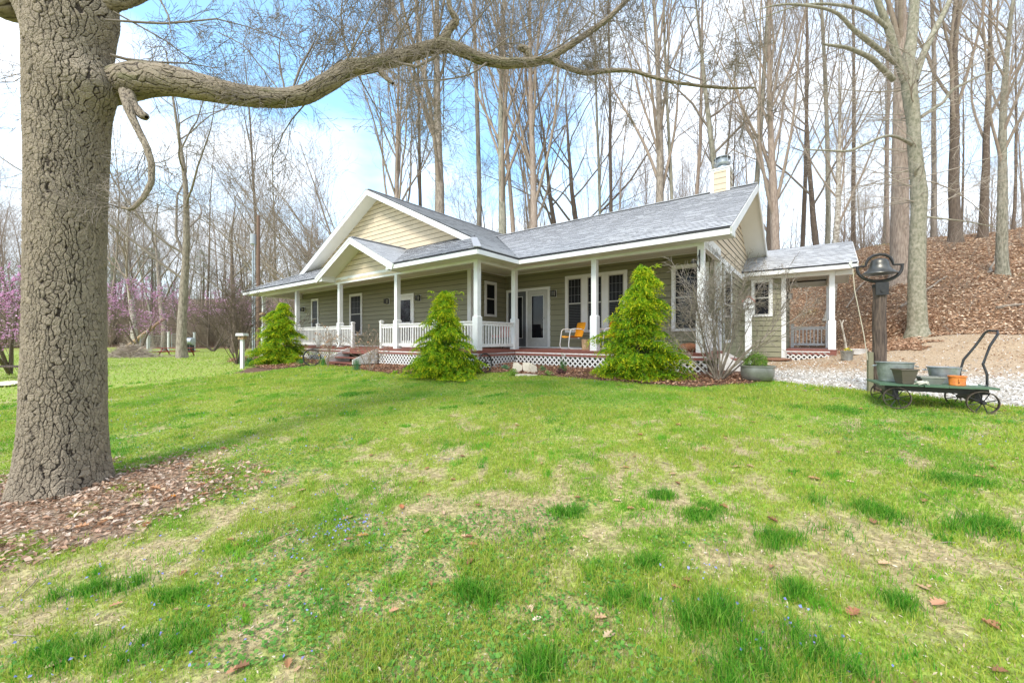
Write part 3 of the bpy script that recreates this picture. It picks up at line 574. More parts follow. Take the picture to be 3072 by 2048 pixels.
so_.lap([(ETL+.03, ZF), (PTL-.06, ZF), (PTL-.06, ZF+.30), (ETL+.03, ZF+.30)], (-14.35, 0, 0), Y3, Z3, X3, .08, .006); so_.lap([(ETL+.03, ZF), (PTL-.06, ZF), (PTL-.06, ZF+.30), (ETL+.03, ZF+.30)], (-10.42, 0, 0), Y3, Z3, -X3, .08, .006)
hput(so_, 'soffit', SOFF)
# beams
bb = hb(); bb.box(-21.17, PS+.07, PTL-.07, PTL+.07, ZB, ZC-.002); bb.box(PS-.07, PS+.07, PTL+.071, PT-.071, ZB, ZC-.003); bb.box(PS-.069, PQ+.07, PT-.07, PT+.07, ZB, ZC-.004)
bb.box(PQ-.07, PQ+.069, PT+.071, WT-.05, ZB, ZC-.005); bb.box(-21.17, -21.03, PTL+.071, WTL-.02, ZB, ZC-.004)
bb.box(MR, .57, MT-.05, MT+.06, 2.03, ZF+.1); bb.box(.43, .57, MT+.061, 19.2, 2.03, ZF+.1); bb.box(MR, .429, 19.2, 19.3, 2.03, ZF+.1); bb.box(WR+.02, MR-.001, MT-.04, MT-.02, 2.06, ZF+.01)
bb.box(WR+.016, WR+.035, PT+.08, 15.9, ZF-.09, ZF+.05)
hput(bb, 'beam', WHITE)
sb = hb(); sb.lap([(.58, 2.0), (1.0, 2.0), (1.0, 2.24), (.58, 2.24)], (0, MT-.02, 0), X3, Z3, -Y3, .08, .008); sb.box(.58, 1.0, MT-.018, MT+.2, 2.0, 2.24); hput(sb, 'eave_return', WHITE)
# trims
def trimbox(*a): m_ = hb(); m_.box(*a); return hput(m_, 'trim', WHITE)
trimbox(WS-.13, WS+.0, WTL-.03, WTL-.002, -.30, ZC); trimbox(WS+.001, WS+.03, WTL-.03, WTL+.09, -.30, ZC)
trimbox(WLE-.02, WLE+.10, WTL-.03, WTL-.002, -.3, ZC)
trimbox(WR-.12, WR+.0, WT-.03, WT-.002, -.30, ZC); trimbox(WR+.001, WR+.03, WT-.03, WT+.09, -.70, ZF)
trimbox(MR-.10, MR, MT-.03, MT-.002, -.70, 2.1); trimbox(MR+.001, MR+.028, MT-.03, MT+.08, -.70, 2.1)
for (a0, a1, T) in ((WLE, WS, WTL), (WS, WR, WT)): trimbox(a0, a1, T-.028, T-.016, ZC-.035, ZC-.004); trimbox(a0, a1, T-.05, T-.016, ZD+.0, ZD+.04)
trimbox(WS+.016, WS+.028, WTL+.1, WT-.03, ZC-.035, ZC-.004)

# posts
def post(s, t, zb, zt_, low=True, gb=None):
    mb = hb(); mb.box(s-.07, s+.07, t-.07, t+.07, zb, zt_)
    mb.box(s-.095, s+.095, t-.095, t+.095, zb+.001, zb+.90)
    V = [(s-.095, t-.095, zb+.90), (s+.095, t-.095, zb+.90), (s+.095, t+.095, zb+.90), (s-.095, t+.095, zb+.90), (s-.071, t-.071, zb+.93), (s+.071, t-.071, zb+.93), (s+.071, t+.071, zb+.93), (s-.071, t+.071, zb+.93)]
    mb.add(V, [(0, 1, 5, 4), (1, 2, 6, 5), (2, 3, 7, 6), (3, 0, 4, 7)])
    return hput(mb, 'porch_post', WHITE)
posts = [(PS, PTL), (PS, PT), (PS+2.64, PT), (PQ, PT)]+[(PS-PD*i-.0, PTL) for i in range(1, 5)]
for s, t in posts: post(s, t, ZD, ZB)
post(.5, MT+.01, -.33, 2.03); post(.5, 19.1, -.33, 2.03)
# railings
def railing(p0, p1, zb, hgt=.80, newel=None):
    mb = hb(); p0 = np.array(p0, float); p1 = np.array(p1, float); d = p1-p0; L = np.linalg.norm(d); d /= L
    q = lambda u, z: (*(p0+d*u), z)
    mb.beam(q(0, zb+hgt-.02), q(L, zb+hgt-.02), .085, .035); mb.beam(q(0, zb+hgt-.085), q(L, zb+hgt-.085), .038, .085); mb.beam(q(0, zb+.13), q(L, zb+.13), .038, .085)
    n = max(2, int(round(L/.118)))
    for i in range(1, n): mb.beam(q(L*i/n, zb+.15), q(L*i/n, zb+hgt-.06), .036, .036, up=(d[0], d[1], .01))
    for u in (newel or []):
        a = p0+d*u; mb.box(a[0]-.05, a[0]+.05, a[1]-.05, a[1]+.05, zb, zb+.88); mb.box(a[0]-.065, a[0]+.065, a[1]-.065, a[1]+.065, zb+.88, zb+.91); mb.box(a[0]-.04, a[0]+.04, a[1]-.04, a[1]+.04, zb+.911, zb+.935)
    return hput(mb, 'railing', WHITEW)
xs = [PS-PD*i for i in range(5)]
railing((xs[4]+.1, PTL), (xs[3]-.1, PTL), ZD, newel=[1.7]); railing((xs[3]+.1, PTL), (xs[2]-.1, PTL), ZD, newel=[1.7]); railing((xs[2]+.1, PTL), (-13.28, PTL), ZD, newel=[.77]); railing((-11.52, PTL), (xs[1]-.1, PTL), ZD, newel=[-.0])
railing((xs[1]+.1, PTL), (PS-.1, PTL), ZD, newel=[1.7]); railing((PS, PTL+.1), (PS, PT-.1), ZD); railing((xs[4], PTL+.1), (xs[4], WTL-.1), ZD)
railing((MR+.1, 19.1), (.4, 19.1), -.33, .82, newel=[0]); railing((PQ, PT+.75), (PQ, WT-.1), ZD, newel=[0])
# decks
def deckobj(poly_boxes, zb=ZD):
    mb = hb()
    for a0, a1, b0, b1 in poly_boxes:
        t = b0
        while t < b1-.01: mb.box(a0, a1, t, min(t+.134, b1), zb-.03, zb); t += .14
        mb.box(a0+.01, a1-.01, b0+.012, b1, zb-.17, zb-.032)
    return hput(mb, 'deck', DECK)
deckobj([(-21.3, PS+.12, PTL-.14, WTL-.02), (WS+.03, PS+.12, WTL-.019, PT-.141), (WS+.03, PQ+.14, PT-.14, WT-.02)]); deckobj([(MR+.03, .62, MT-.12, 19.3)], -.33)
# lattice skirts
def lattice(a0, a1, z0_, z1_, f, fb_=.11):
    mb = hb(lambda a, o, z: f(a, o, z)); st = .036; gp = .145; Hh = z1_-z0_
    for sg, oo in ((1, 0), (-1, .010)):
        x = a0-Hh
        while x < a1+Hh:
            p = [(x, z0_), (x+st*1.4, z0_), (x+st*1.4+Hh*sg, z1_), (x+Hh*sg, z1_)]; p = clip(clip(p, 0, a0, 1), 0, a1, -1)
            if len(p) >= 3: mb.prism(p, lambda a, b, d: (a, d, b), oo, oo+.008)
            x += gp
    mb.box(a0, a1, -.012, -.004, z1_-fb_, z1_)
    mb.box(a0, a1, .0185, .03, z1_-.03, z1_+.0)
    return hput(mb, 'lattice_skirt', WHITEW)
zl = -.80
for a0, a1 in ((-21.3, -13.35), (-11.5, PS+.12)): lattice(a0, a1, zl, ZD-.08, front(PTL-.10))
lattice(PTL-.09, PT-.12, zl, ZD-.08, right(PS+.08)); lattice(PS+.12, PQ+.14, zl, ZD-.08, front(PT-.10)); lattice(MR+.03, .45, zl, -.33-.06, front(MT-.09)); lattice(MT-.08, 19.2, zl, -.39, right(.56))
pb = hb(); pb.box(.40, .60, MT-.10, MT+.1, zl, -.40); pb.box(WR-.02, MR+.02, MT-.0, MT+.1, -1.0, -.70); pb.box(WR-.1, WR-.02, WT, 18, -1.0, -.69); hput(pb, 'foundation', mat('foundation_paint', (.35, .32, .27), .8))
pb = hb(); pb.box(.34, .66, MT-.17, MT+.12, -.82, -.745); hput(pb, 'paving_block', BRICKM)
pb = hb(); pb.box(-1.35, -1.05, MT-.25, MT-.05, -.83, -.76); hput(pb, 'paving_block', BRICKM)
# windows and doors
def window(f, a0, a1, z0_, z1_, cs=.085, mid=.52, muntin=None, blind=False, lip_=.016, screen=True):
    mb = MB(f); o0, o1 = .0, .048
    mb.box(a0, a0+cs, o0, o1, z0_, z1_); mb.box(a1-cs, a1, o0, o1, z0_, z1_); mb.box(a0+cs+.0005, a1-cs-.0005, o0, o1-.001, z1_-cs, z1_); mb.box(a0+cs+.0005, a1-cs-.0005, o0, o1+.012, z0_, z0_+cs*.6)
    w_ = hput(mb, 'window', WHITE)
    i0, i1, j0, j1 = a0+cs, a1-cs, z0_+cs*.6, z1_-cs; zm = j0+(j1-j0)*mid
    mb = MB(f)
    for (u0, u1, v0, v1, oo) in ((i0, i1, zm-.02, j1, .042), (i0, i1, j0, zm+.02, .036)):
        mb.box(u0+.001, u0+.03, .016, oo, v0, v1); mb.box(u1-.03, u1-.001, .016, oo, v0, v1); mb.box(u0+.031, u1-.031, .016, oo-.001, v1-.03, v1-.001); mb.box(u0+.031, u1-.031, .016, oo-.001, v0+.001, v0+.03)
    hput(mb, 'sash', mat('sash_paint', (.55, .53, .47), .5), w_)
    mb = MB(f); mb.box(i0+.02, i1-.02, .0235, .028, j0+.02, j1-.02); hput(mb, 'glass', SCREEN if screen else GLASS, w_)
    if muntin:
        mb = MB(f); nx, ny = muntin
        for i in range(1, nx): x = i0+(i1-i0)*i/nx; mb.box(x-.004, x+.004, .0282, .031, zm+.03, j1-.03)
        for i in range(1, ny): z = zm+(j1-zm)*i/ny; mb.box(i0+.03, i1-.03, .0282, .0306, z-.004, z+.004)
        hput(mb, 'muntin', MUNT, w_)
    if blind:
        mb = MB(f); z = j0+.05
        while z < zm-.05: mb.box(i0+.03, i1-.03, .0281, .0312, z, z+.018); z += .052
        hput(mb, 'blind', BLIND, w_)
    return w_
def fr(x0, x1, T, y0, y1): # frame in columns/rows of the photo, on the wall plane T -> s0,s1,z0,z1
    s0, Ya = onT(x0, T); s1, Yb = onT(x1, T); return s0, s1, y0, y1, Ya, Yb
s0, Y0 = onT(936, WTL); s1, Y1 = onT(965.5, WTL); zt1 = zrow(894, Y1)
window(front(WTL), s0, s0+.72, -.02, zt1, muntin=(3, 3)); s0, Y0 = onT(1050.8, WTL); s1, Y1 = onT(1088, WTL)
window(front(WTL), s0, s1, zrow(1005.5, Y1), zrow(879, Y1), muntin=(3, 3))
t0, Ya = onS(1452, WS); t1, Yb = onS(1487.5, WS); window(right(WS), t0, t1, zrow(950.6, Yb), zrow(841.8, Ya), muntin=None)
s0, Ya = onT(1697, WT); s1, Yb = onT(1882.7, WT); wz1, wz0 = zrow(829.5, Ya), zrow(997.5, Ya); w3 = (s1-s0-.0)/3
for i in range(3): window(front(WT), s0+w3*i+.003*(i > 0), s0+w3*(i+1), wz0, wz1, muntin=(4, 3), blind=True, screen=True, cs=.10)
s0, Ya = onT(2015.4, WT); window(front(WT), s0, s0+.95, zrow(993.4, Ya), zrow(798, Ya), muntin=(3, 3), screen=False)
window(front(MT), onT(2254.3, MT)[0], onT(2318, MT)[0], zrow(949, 13.5), zrow(838, 13.5), muntin=(3, 3))
t0, Ya = onS(2168.4, WR); t1, Yb = onS(2191, WR); window(right(WR), t0, t1, -.10, 2.0, cs=.09, muntin=(2, 3), screen=False)
def door(f, a0, a1, zt_, kind):
    mb = MB(f); c = .09
    mb.box(a0, a0+c, 0, .05, ZD+.002, zt_); mb.box(a1-c, a1, 0, .05, ZD+.002, zt_); mb.box(a0+c+.0005, a1-c-.0005, 0, .049, zt_-c, zt_)
    d = hput(mb, 'door', WHITE)
    i0, i1, j1 = a0+c, a1-c, zt_-c
    if kind == 'storm':
        mb = MB(f); b = .11; z0_ = ZD+.03
        mb.box(i0+.01, i0+b, .016, .04, z0_, j1-.01); mb.box(i1-b, i1-.01, .016, .04, z0_, j1-.01); mb.box(i0+b, i1-b, .016, .039, j1-.15, j1-.01); mb.box(i0+b, i1-b, .016, .039, z0_, z0_+.22); mb.box(i0+b, i1-b, .016, .045, z0_+.86, z0_+.93)
        hput(mb, 'storm_door', WHITE, d); mb = MB(f); mb.box(i0+b-.01, i1-b+.01, .0265, .031, z0_+.2, j1-.14); hput(mb, 'glass', GLASS, d)
        mb = MB(f); mb.box(i1-b+.03, i1-b+.055, .04, .09, z0_+.80, z0_+1.0); hput(mb, 'handle', STEEL, d)
    else:
        mid = (i0+i1)/2-.02
        mb = MB(f); mb.box(mid-.03, mid+.03, .01, .052, ZD+.002, j1); hput(mb, 'mullion', WHITE, d)
        for x0, x1, m_, nm in ((i0+.01, mid-.03, CHAR, 'screen_leaf'), (mid+.035, i1-.01, GREYD, 'closed_leaf')):
            mb = MB(f); z0_, g = ZD+.03, .155
            mb.box(x0, x0+g, .016, .038, z0_, j1-.01); mb.box(x1-g, x1, .016, .038, z0_, j1-.01); mb.box(x0+g+.0005, x1-g-.0005, .016, .0375, j1-.18, j1-.01); mb.box(x0+g+.0005, x1-g-.0005, .016, .0375, z0_, z0_+.30)
            q = hput(mb, nm, m_, d); mb = MB(f); mb.box(x0+g-.01, x1-g+.01, .0265, .031, z0_+.29, j1-.17); hput(mb, 'glass', GLASS, d)
            mb = MB(f); e = .018
            for (u0, u1, v0, v1) in ((x0+g, x0+g+e, z0_+.30, j1-.18), (x1-g-e, x1-g, z0_+.30, j1-.18), (x0+g+e, x1-g-e, j1-.18-e, j1-.18), (x0+g+e, x1-g-e, z0_+.30, z0_+.30+e)): mb.box(u0, u1, .0312, .041, v0, v1)
            hput(mb, 'glazing_bead', WHITE, d)
        mb = MB(f); mb.tube([(i1-.09, .05, .72), (i1-.09, .085, .72), (i1-.19, .085, .72)], .011, 6); hput(mb, 'handle', STEEL, d)
    return d
s1, Y1 = onT(1243.7, WTL); s0, _ = onT(1190, WTL); door(front(WTL), s1-1.04, s1, zrow(879, Y1), 'storm')
s0, Y0 = onT(1516.7, WT); s1, Y1 = onT(1651.6, WT); door(front(WT), s0+.07, s1, zrow(866, (Y0+Y1)/2), 'double')
# wall lamps
def lamp(f, a, z):
    mb = MB(f); mb.box(a-.075, a+.075, .014, .03, z-.11, z+.13); L = hput(mb, 'wall_lamp', WHITE)
    mb = MB(f); mb.box(a-.06, a+.06, .03, .06, z-.10, z+.12); mb.box(a-.012, a+.012, .05, .12, z+.10, z+.12); mb.box(a-.075, a+.075, .05, .20, z+.085, z+.10); mb.box(a-.065, a+.065, .06, .19, z-.09, z-.078)
    for x in (-.062, -.02, .02, .062):
        for y in (.063, .187): mb.box(a+x-.007, a+x+.007, y-.007, y+.007, z-.08, z+.09)
    hput(mb, 'lamp_cage', BLACK, L); mb = MB(f); mb.box(a-.045, a+.045, .08, .17, z-.076, z+.08); hput(mb, 'lamp_glass', LAMPG, L)
for px, py, T in ((913, 929, WTL), (1166, 905, WTL), (1260, 895, WTL), (1665, 882, WT)): s_, Y_ = onT(px, T); lamp(front(T), s_, zrow(py, Y_))
lamp(right(MR), 16.3, zrow(888, 13.2))
# front steps, side steps
def stairs(s0, s1, tt, zt_, nst, run, name='steps'):
    mb = hb(); r_ = .155
    for i in range(nst): z = zt_-r_*(i+1); t1 = tt-run*i; mb.box(s0+.045, s1-.045, t1-run-.02, t1, z-.035, z)
    o = hput(mb, name, DECK)
    for s in (s0, s1-.04): mb = hb(); mb.prism([(tt, zt_-.02), (tt, zl), (tt-run*nst-.08, zl), (tt-run*nst-.08, zl+.14), (tt-.05, zt_-.02)], lambda a, b, d: (s+d, a, b), 0, .04); hput(mb, 'stringer', WHITEW, o)
stairs(-13.3, -11.55, PTL-.14, ZD, 3, .27)
mb = hb()
for i in range(2): mb.box(PQ+.30+.24*i, PQ+.30+.24*(i+1)+.02, 10.55, 11.35, ZD-.17*(i+1)-.035, ZD-.17*(i+1))
o = hput(mb, 'side_steps', DECK)
for t in (10.5, 11.36):
    mb = hb(); mb.prism([(PQ+.18, ZD-.04), (PQ+.18, zl), (PQ+.84, zl), (PQ+.84, zl+.10), (PQ+.24, ZD-.04)], lambda a, b, d: (a, t+d, b), 0, .04); hput(mb, 'stringer', WHITEW, o)
# chimney
mb = hb(); c0, c1, d0, d1, cz = -2.56, -2.02, 13.72, 14.3, 5.31
for a in (c0, c1-.09): mb.box(a, a+.09, d0-.012, d0+.05, 4.3, cz)
mb.box(c0, c1, d0+.051, d1, 4.3, cz-.002); mb.box(c0+.091, c1-.091, d0-.011, d0+.05, cz-.05, cz-.001); mb.box(c0-.03, c1+.03, d0-.04, d1+.03, cz, cz+.035)
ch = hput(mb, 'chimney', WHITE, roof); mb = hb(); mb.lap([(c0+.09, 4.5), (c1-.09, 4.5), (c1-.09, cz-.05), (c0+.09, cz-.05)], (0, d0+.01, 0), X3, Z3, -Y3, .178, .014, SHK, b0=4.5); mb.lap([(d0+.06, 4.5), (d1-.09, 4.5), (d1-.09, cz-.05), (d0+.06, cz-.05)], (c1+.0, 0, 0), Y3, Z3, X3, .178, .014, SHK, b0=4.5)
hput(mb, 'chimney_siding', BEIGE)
mb = hb(); cc = ((c0+c1)/2+.02, (d0+d1)/2, 0)
mb.lathe([(.17, cz+.03), (.155, cz+.17), (.0, cz+.17)], cc, 20); mb.lathe([(.12, cz+.17), (.22, cz+.20), (.235, cz+.24), (.225, cz+.24), (.1, cz+.2)], cc, 20)
mb.lathe([(.17, cz+.2), (.17, cz+.42)], cc, 20)
for z in (.32, .42): mb.tube([(cc[0]+.235*math.cos(a), cc[1]+.235*math.sin(a), cz+z) for a in np.arange(20)*math.pi/10], .008, 5, closed=True)
for a in np.arange(8)*math.pi/4: mb.tube([(cc[0]+.235*math.cos(a), cc[1]+.235*math.sin(a), cz+z) for z in (.24, .42)], .007, 5)
mb.lathe([(.235, cz+.43), (.2, cz+.45), (0, cz+.46)], cc, 20)
hput(mb, 'flue_cap', STEEL)
# plant bracket, gutter spout
mb = hb(); q = PQ-.02; mb.box(q-.012, q+.012, PT-.085, PT-.071, 1.52, 1.98); mb.tube([(q, PT-.08, 1.55), (q-.02, PT-.2, 1.62), (q-.05, PT-.33, 1.74), (q-.06, PT-.42, 1.72), (q-.06, PT-.44, 1.66)], .012, 6); mb.tube([(q, PT-.08, 1.93), (q-.03, PT-.22, 1.68)], .009, 6); mb.lathe([(0, 1.62), (.035, 1.64), (.04, 1.67), (0, 1.7)], (q-.06, PT-.44, 0), 10)
hput(mb, 'plant_bracket', BLACK)
# ------------------------------------------------------------ trees
class Tubes:
    def __init__(s): s.g = {}
    def add(s, pts, rad, k): s.g.setdefault((len(pts), k), []).append((pts, rad))
    def mesh(s):
        Vs, Fs, n0 = [], [], 0
        for (n, k), L in s.g.items():
            P = np.array([l[0] for l in L]); R = np.array([l[1] for l in L]); M = len(L)
            T = np.gradient(P, axis=1); T /= np.linalg.norm(T, axis=2)[..., None]+1e-9
            ref = np.where(np.abs(T.mean(1)[:, 2:3]) > .8, np.array([[1., .1, .05]]), np.array([[.05, .1, 1.]]))[:, None]
            u = np.cross(T, ref); u /= np.linalg.norm(u, axis=2)[..., None]+1e-9; v = np.cross(T, u); an = np.arange(k)*2*math.pi/k
            V = P[:, :, None]+R[:, :, None, None]*(u[:, :, None]*np.cos(an)[None, None, :, None]+v[:, :, None]*np.sin(an)[None, None, :, None])
            b = np.arange(M)[:, None, None]*n*k+np.arange(n-1)[None, :, None]*k; j = np.arange(k)[None, None]
            Q = np.stack([b+j, b+(j+1) % k, b+k+(j+1) % k, b+k+j], -1).reshape(-1, 4)+n0
            Vs.append(V.reshape(-1, 3)); Fs.append(Q); n0 += V.shape[0]*V.shape[1]*V.shape[2]*V.shape[3]//3 if False else M*n*k
        return np.concatenate(Vs), [np.concatenate(Fs)]
def nrm(v): return v/(np.linalg.norm(v)+1e-9)
def grow(tb, p, d, L, r, lv, P, rg, ends=None):
    n = P['seg'][lv]; pts = [p]; dd = d; wob = P['wob'][lv]; up = P['up'][lv]; W = rg.normal(0, wob, (n, 3))
    for i in range(n): dd = nrm(dd+W[i]+np.array([0, 0, up])); pts.append(pts[-1]+dd*(L/n))
    pts = np.array(pts); rad = r*(1-(1-P['tap'][lv])*np.linspace(0, 1, n+1)**P.get('tp', 1)); rad = np.maximum(rad, P['rmin'])
    tb.add(pts, rad, P['k'][lv])
    if ends is not None and lv >= P['max']-1: ends.append(pts)
    if lv >= P['max']: return pts, rad
    m = P['n'][lv]; m = max(1, int(round(m*rg.uniform(.75, 1.25))))
    for j in range(m):
        f = P['f0'][lv]+(1-P['f0'][lv])*((j+rg.random())/m); x = f*n; i = min(int(x), n-1); q = pts[i]+(pts[i+1]-pts[i])*(x-i); ax = nrm(pts[i+1]-pts[i])
        a = np.radians(P['ang'][lv]*rg.uniform(.65, 1.3)); w_ = nrm(np.cross(ax, rg.normal(0, 1, 3))); cd = nrm(ax*math.cos(a)+w_*math.sin(a))
        grow(tb, q, cd, L*P['lr'][lv]*(1-.55*f)*rg.uniform(.7, 1.2)*1.4, min(np.interp(x, range(n+1), rad)*P['rr'][lv], rad[0]*.6), lv+1, P, rg, ends)
    return pts, rad
FOREST = dict(seg=[12, 9, 6, 4, 3], wob=[.02, .06, .09, .12, .16], up=[.03, .05, .05, .05, .03], tap=[.08, .2, .25, .35, .5], tp=1.0, rmin=.005, k=[12, 6, 4, 3, 3], max=4, n=[17, 8, 6, 3], f0=[.30, .2, .15, .15], ang=[24, 28, 34, 42], lr=[.42, .36, .42, .5], rr=[.46, .45, .5, .6])
SPREAD = dict(FOREST, wob=[.04, .12, .15, .17, .18], up=[.04, .04, .05, .04, .02], f0=[.25, .2, .2, .1], ang=[52, 46, 45, 45], lr=[.42, .5, .5, .5], n=[12, 6, 5, 3])
THIN = dict(FOREST, k=[8, 4, 3, 3], max=3, n=[18, 7, 5], seg=[9, 6, 4, 3], wob=[.035, .08, .12, .14], f0=[.28, .2, .2], ang=[26, 32, 38], lr=[.32, .42, .5], rr=[.4, .5, .5], rmin=.0045)
TWIGB = dict(FOREST, seg=[6, 5, 4, 3], k=[5, 3, 3, 3], max=3, n=[7, 6, 4], f0=[.15, .1, .1], ang=[38, 42, 45], lr=[.5, .5, .5], rr=[.6, .6, .6], wob=[.09, .13, .15, .17], up=[.06, .05, .03, .0], tap=[.3, .3, .4, .6], rmin=.0022)
def flare(pts, rad, am=.6):
    """short buttressed foot"""
    return pts, rad*(1+am*np.exp(-np.linspace(0, 1, len(rad))*9))
PROTO = {}
def proto(kind, P, hgt, r0, seed, bark, twig):
    rg = np.random.default_rng(seed); tb = Tubes(); trunk = Tubes()
    pts, rad = grow(tb, np.zeros(3)-[0, 0, .3], np.array([rg.normal(0, .02), rg.normal(0, .02), 1.]), hgt, r0, 0, P, rg)
    key = [q for q in tb.g if q[0] == P['seg'][0]+1][0]; main = tb.g[key].pop(0) if len(tb.g[key]) > 1 else tb.g.pop(key)[0]
    tt = np.linspace(0, 1, 49); zz = np.linspace(0, 1, len(pts)); pp = np.stack([np.interp(tt, zz, pts[:, c]) for c in range(3)], 1); rr = np.interp(tt, zz, rad)*(1+.5*np.exp(-tt*60))*(1+.03*rg.normal(0, 1, 49))
    trunk.add(pp, rr, 14); V, Fq = trunk.mesh(); ang = np.arctan2(V[:, 1]-np.repeat(pp[:, 1], 14), V[:, 0]-np.repeat(pp[:, 0], 14))
    wb = 1+.07*np.sin(ang*3+seed)*np.exp(-np.repeat(tt, 14)*25)*2+.025*np.sin(ang*5+np.repeat(pp[:, 2], 14)*.4)
    c = np.repeat(pp, 14, 0); V = c+(V-c)*wb[:, None]
    me = rawmesh(kind+'_trunk', V, Fq, bark, True); V, Fq = tb.mesh(); mc = rawmesh(kind+'_crown', V, Fq, twig, True)
    PROTO[kind] = (me, mc, r0, hgt)
def tree(kind, x, y, r, label, group=None, rz=0, hs_=1.0, lean=(0, 0), name='bare_tree', sink=0, bark=None):
    me, mc, r0, hg = PROTO[kind]; s_ = r/r0
    t = thing(name, label, 'tree', (x, y, zg(x, y)-.05-sink), rz, group); t.rotation_euler = (lean[0], lean[1], rz); t.scale = (s_, s_, s_*hs_)
    a = obj('trunk', me, t)
    if bark: a.material_slots[0].link = 'OBJECT'; a.material_slots[0].material = bark
    obj('crown', mc, t); return t
for i in range(3): proto('poplar%d' % i, FOREST, 27, .33, 11+i, BARKT if i != 1 else BARKL, TWIGW)
for i in range(2): proto('spread%d' % i, SPREAD, 19, .25, 31+i, BARKD if i else BARKG, TWIG)
for i in range(4): proto('thin%d' % i, THIN, 17, .11, 51+i, (BARKD, BARKL, BARKG, BARKT)[i], (TWIG, TWIGW, TWIG, TWIGW)[i])
def tx(px, Y): return (px-1536)/F*Y
W1 = 'behind the house'
main = [  # photo column at the foot, depth, trunk width in px of the 3072 photo, kind, height factor, lean, bark, label
 (1188, 31, 26, 'poplar0', 1.0, (0, -.02), None, 'tall tan trunk rising just right of the big gable peak behind the house'),
 (1328, 29, 40, 'poplar1', .95, (0, 0), BARKL, 'thick pale forked trunk midway down the right slope of the big gable'),
 (1262, 33, 14, 'thin0', 1.5, (0, .02), None, 'slim dark trunk between the two pale trunks behind the big gable'),
 (1512, 28, 32, 'poplar2', 1.0, (0, -.05), BARKG, 'greenish grey trunk leaning left above the roof valley'),
 (1440, 34, 18, 'thin1', 1.7, (0, 0), None, 'pale slim trunk left of the greenish trunk at the roof valley'),
 (1560, 33, 16, 'thin3', 1.6, (0, .02), None, 'slim tan trunk just right of the roof valley'),
 (1588, 30, 24, 'poplar0', 1.0, (0, .01), BARKT, 'left trunk of a close pair above the low end of the right ridge'),
 (1612, 27, 30, 'poplar1', 1.1, (0, .01), BARKT, 'thicker right trunk of a close pair above the low end of the right ridge'),
 (1700, 34, 22, 'spread1', 1.0, (0, 0), None, 'dark many limbed trunk a quarter of the way along the right roof ridge'),
 (1750, 37, 24, 'spread1', .9, (0, .01), None, 'dark brown trunk with spreading limbs near the middle of the right roof ridge'),
 (1798, 32, 12, 'thin2', 1.6, (0, 0), None, 'straight thin trunk just left of the middle of the right roof ridge'),
 (1828, 33, 13, 'thin0', 1.6, (0, .03), None, 'thin dark trunk leaning right at the middle of the right roof ridge'),
 (1972, 25, 36, 'poplar2', 1.0, (0, -.01), BARKL, 'stout pale trunk left of the chimney behind the right roof ridge'),
 (2030, 26, 14, 'thin2', 1.7, (0, 0), None, 'first slim grey trunk left of the chimney, close beside a twin'),
 (2068, 27, 15, 'thin3', 1.6, (0, .01), None, 'second slim trunk left of the chimney, nearest to its cap'),
 (2172, 24, 30, 'spread0', 1.25, (0, -.02), BARKG, 'forked greenish trunk standing behind the chimney cap'),
 (2245, 24, 20, 'thin2', 1.5, (0, .03), None, 'slim grey green trunk between the chimney and the roof peak'),
 (2338, 19, 38, 'poplar0', .95, (0, -.06), BARKT, 'thick tan trunk leaning left just right of the roof peak'),
 (2300, 22, 26, 'poplar1', .9, (0, 0), BARKD, 'darker trunk directly behind the roof peak'),
 (2402, 25, 16, 'thin0', 1.5, (0, -.03), None, 'slender trunk leaning left above the side entry roof'),
 (2446, 23, 24, 'spread1', 1.2, (0, 0), None, 'straight dark trunk above the middle of the side entry roof'),
 (2480, 23.5, 18, 'thin2', 1.8, (0, 0), BARKG, 'smooth greenish trunk above the right half of the side entry roof'),
 (2560, 26, 16, 'thin0', 1.6, (0, .02), None, 'thin dark trunk on the hill crest above the bell'),
 (2665, 24, 15, 'thin3', 1.7, (0, 0), None, 'thin straight trunk on the hill crest between the bell and the pale beech'),
 (2800, 24, 20, 'thin1', 1.6, (0, 0), None, 'pale thin trunk on the crest close behind the spotted beech'),
 (2865, 18.5, 44, 'poplar0', 1.0, (0, 0), BARKD, 'stout dark trunk on the hill right of the spotted beech'),
 (2948, 19, 34, 'poplar1', 1.0, (0, .02), BARKD, 'second dark trunk on the hill right of the spotted beech'),
 (3010, 13.8, 44, 'poplar2', .9, (0, .0), BARKG, 'greenish grey beech rooted on the slope near the right edge'),
 (2704, 15.5, 66, 'poplar1', .9, (0, 0), BARKT, 'massive pale tan trunk on the slope just left of the spotted beech'),
 (2489, 18.2, 29, 'poplar2', .9, (0, .0), BARKS, 'mottled white barked trunk on the slope behind the side porch post'),
]
for px, Y, wpx, kind, hf, ln, bk, lab in main:
    r_ = (px-1536)/F; r = wpx/2*Y/F/math.sqrt(1+r_*r_); tree(kind, tx(px, Y), Y, r, lab, rz=random.uniform(0, 6.28), hs_=hf*(1 if 'thin' in kind else 1), lean=ln, bark=bk)
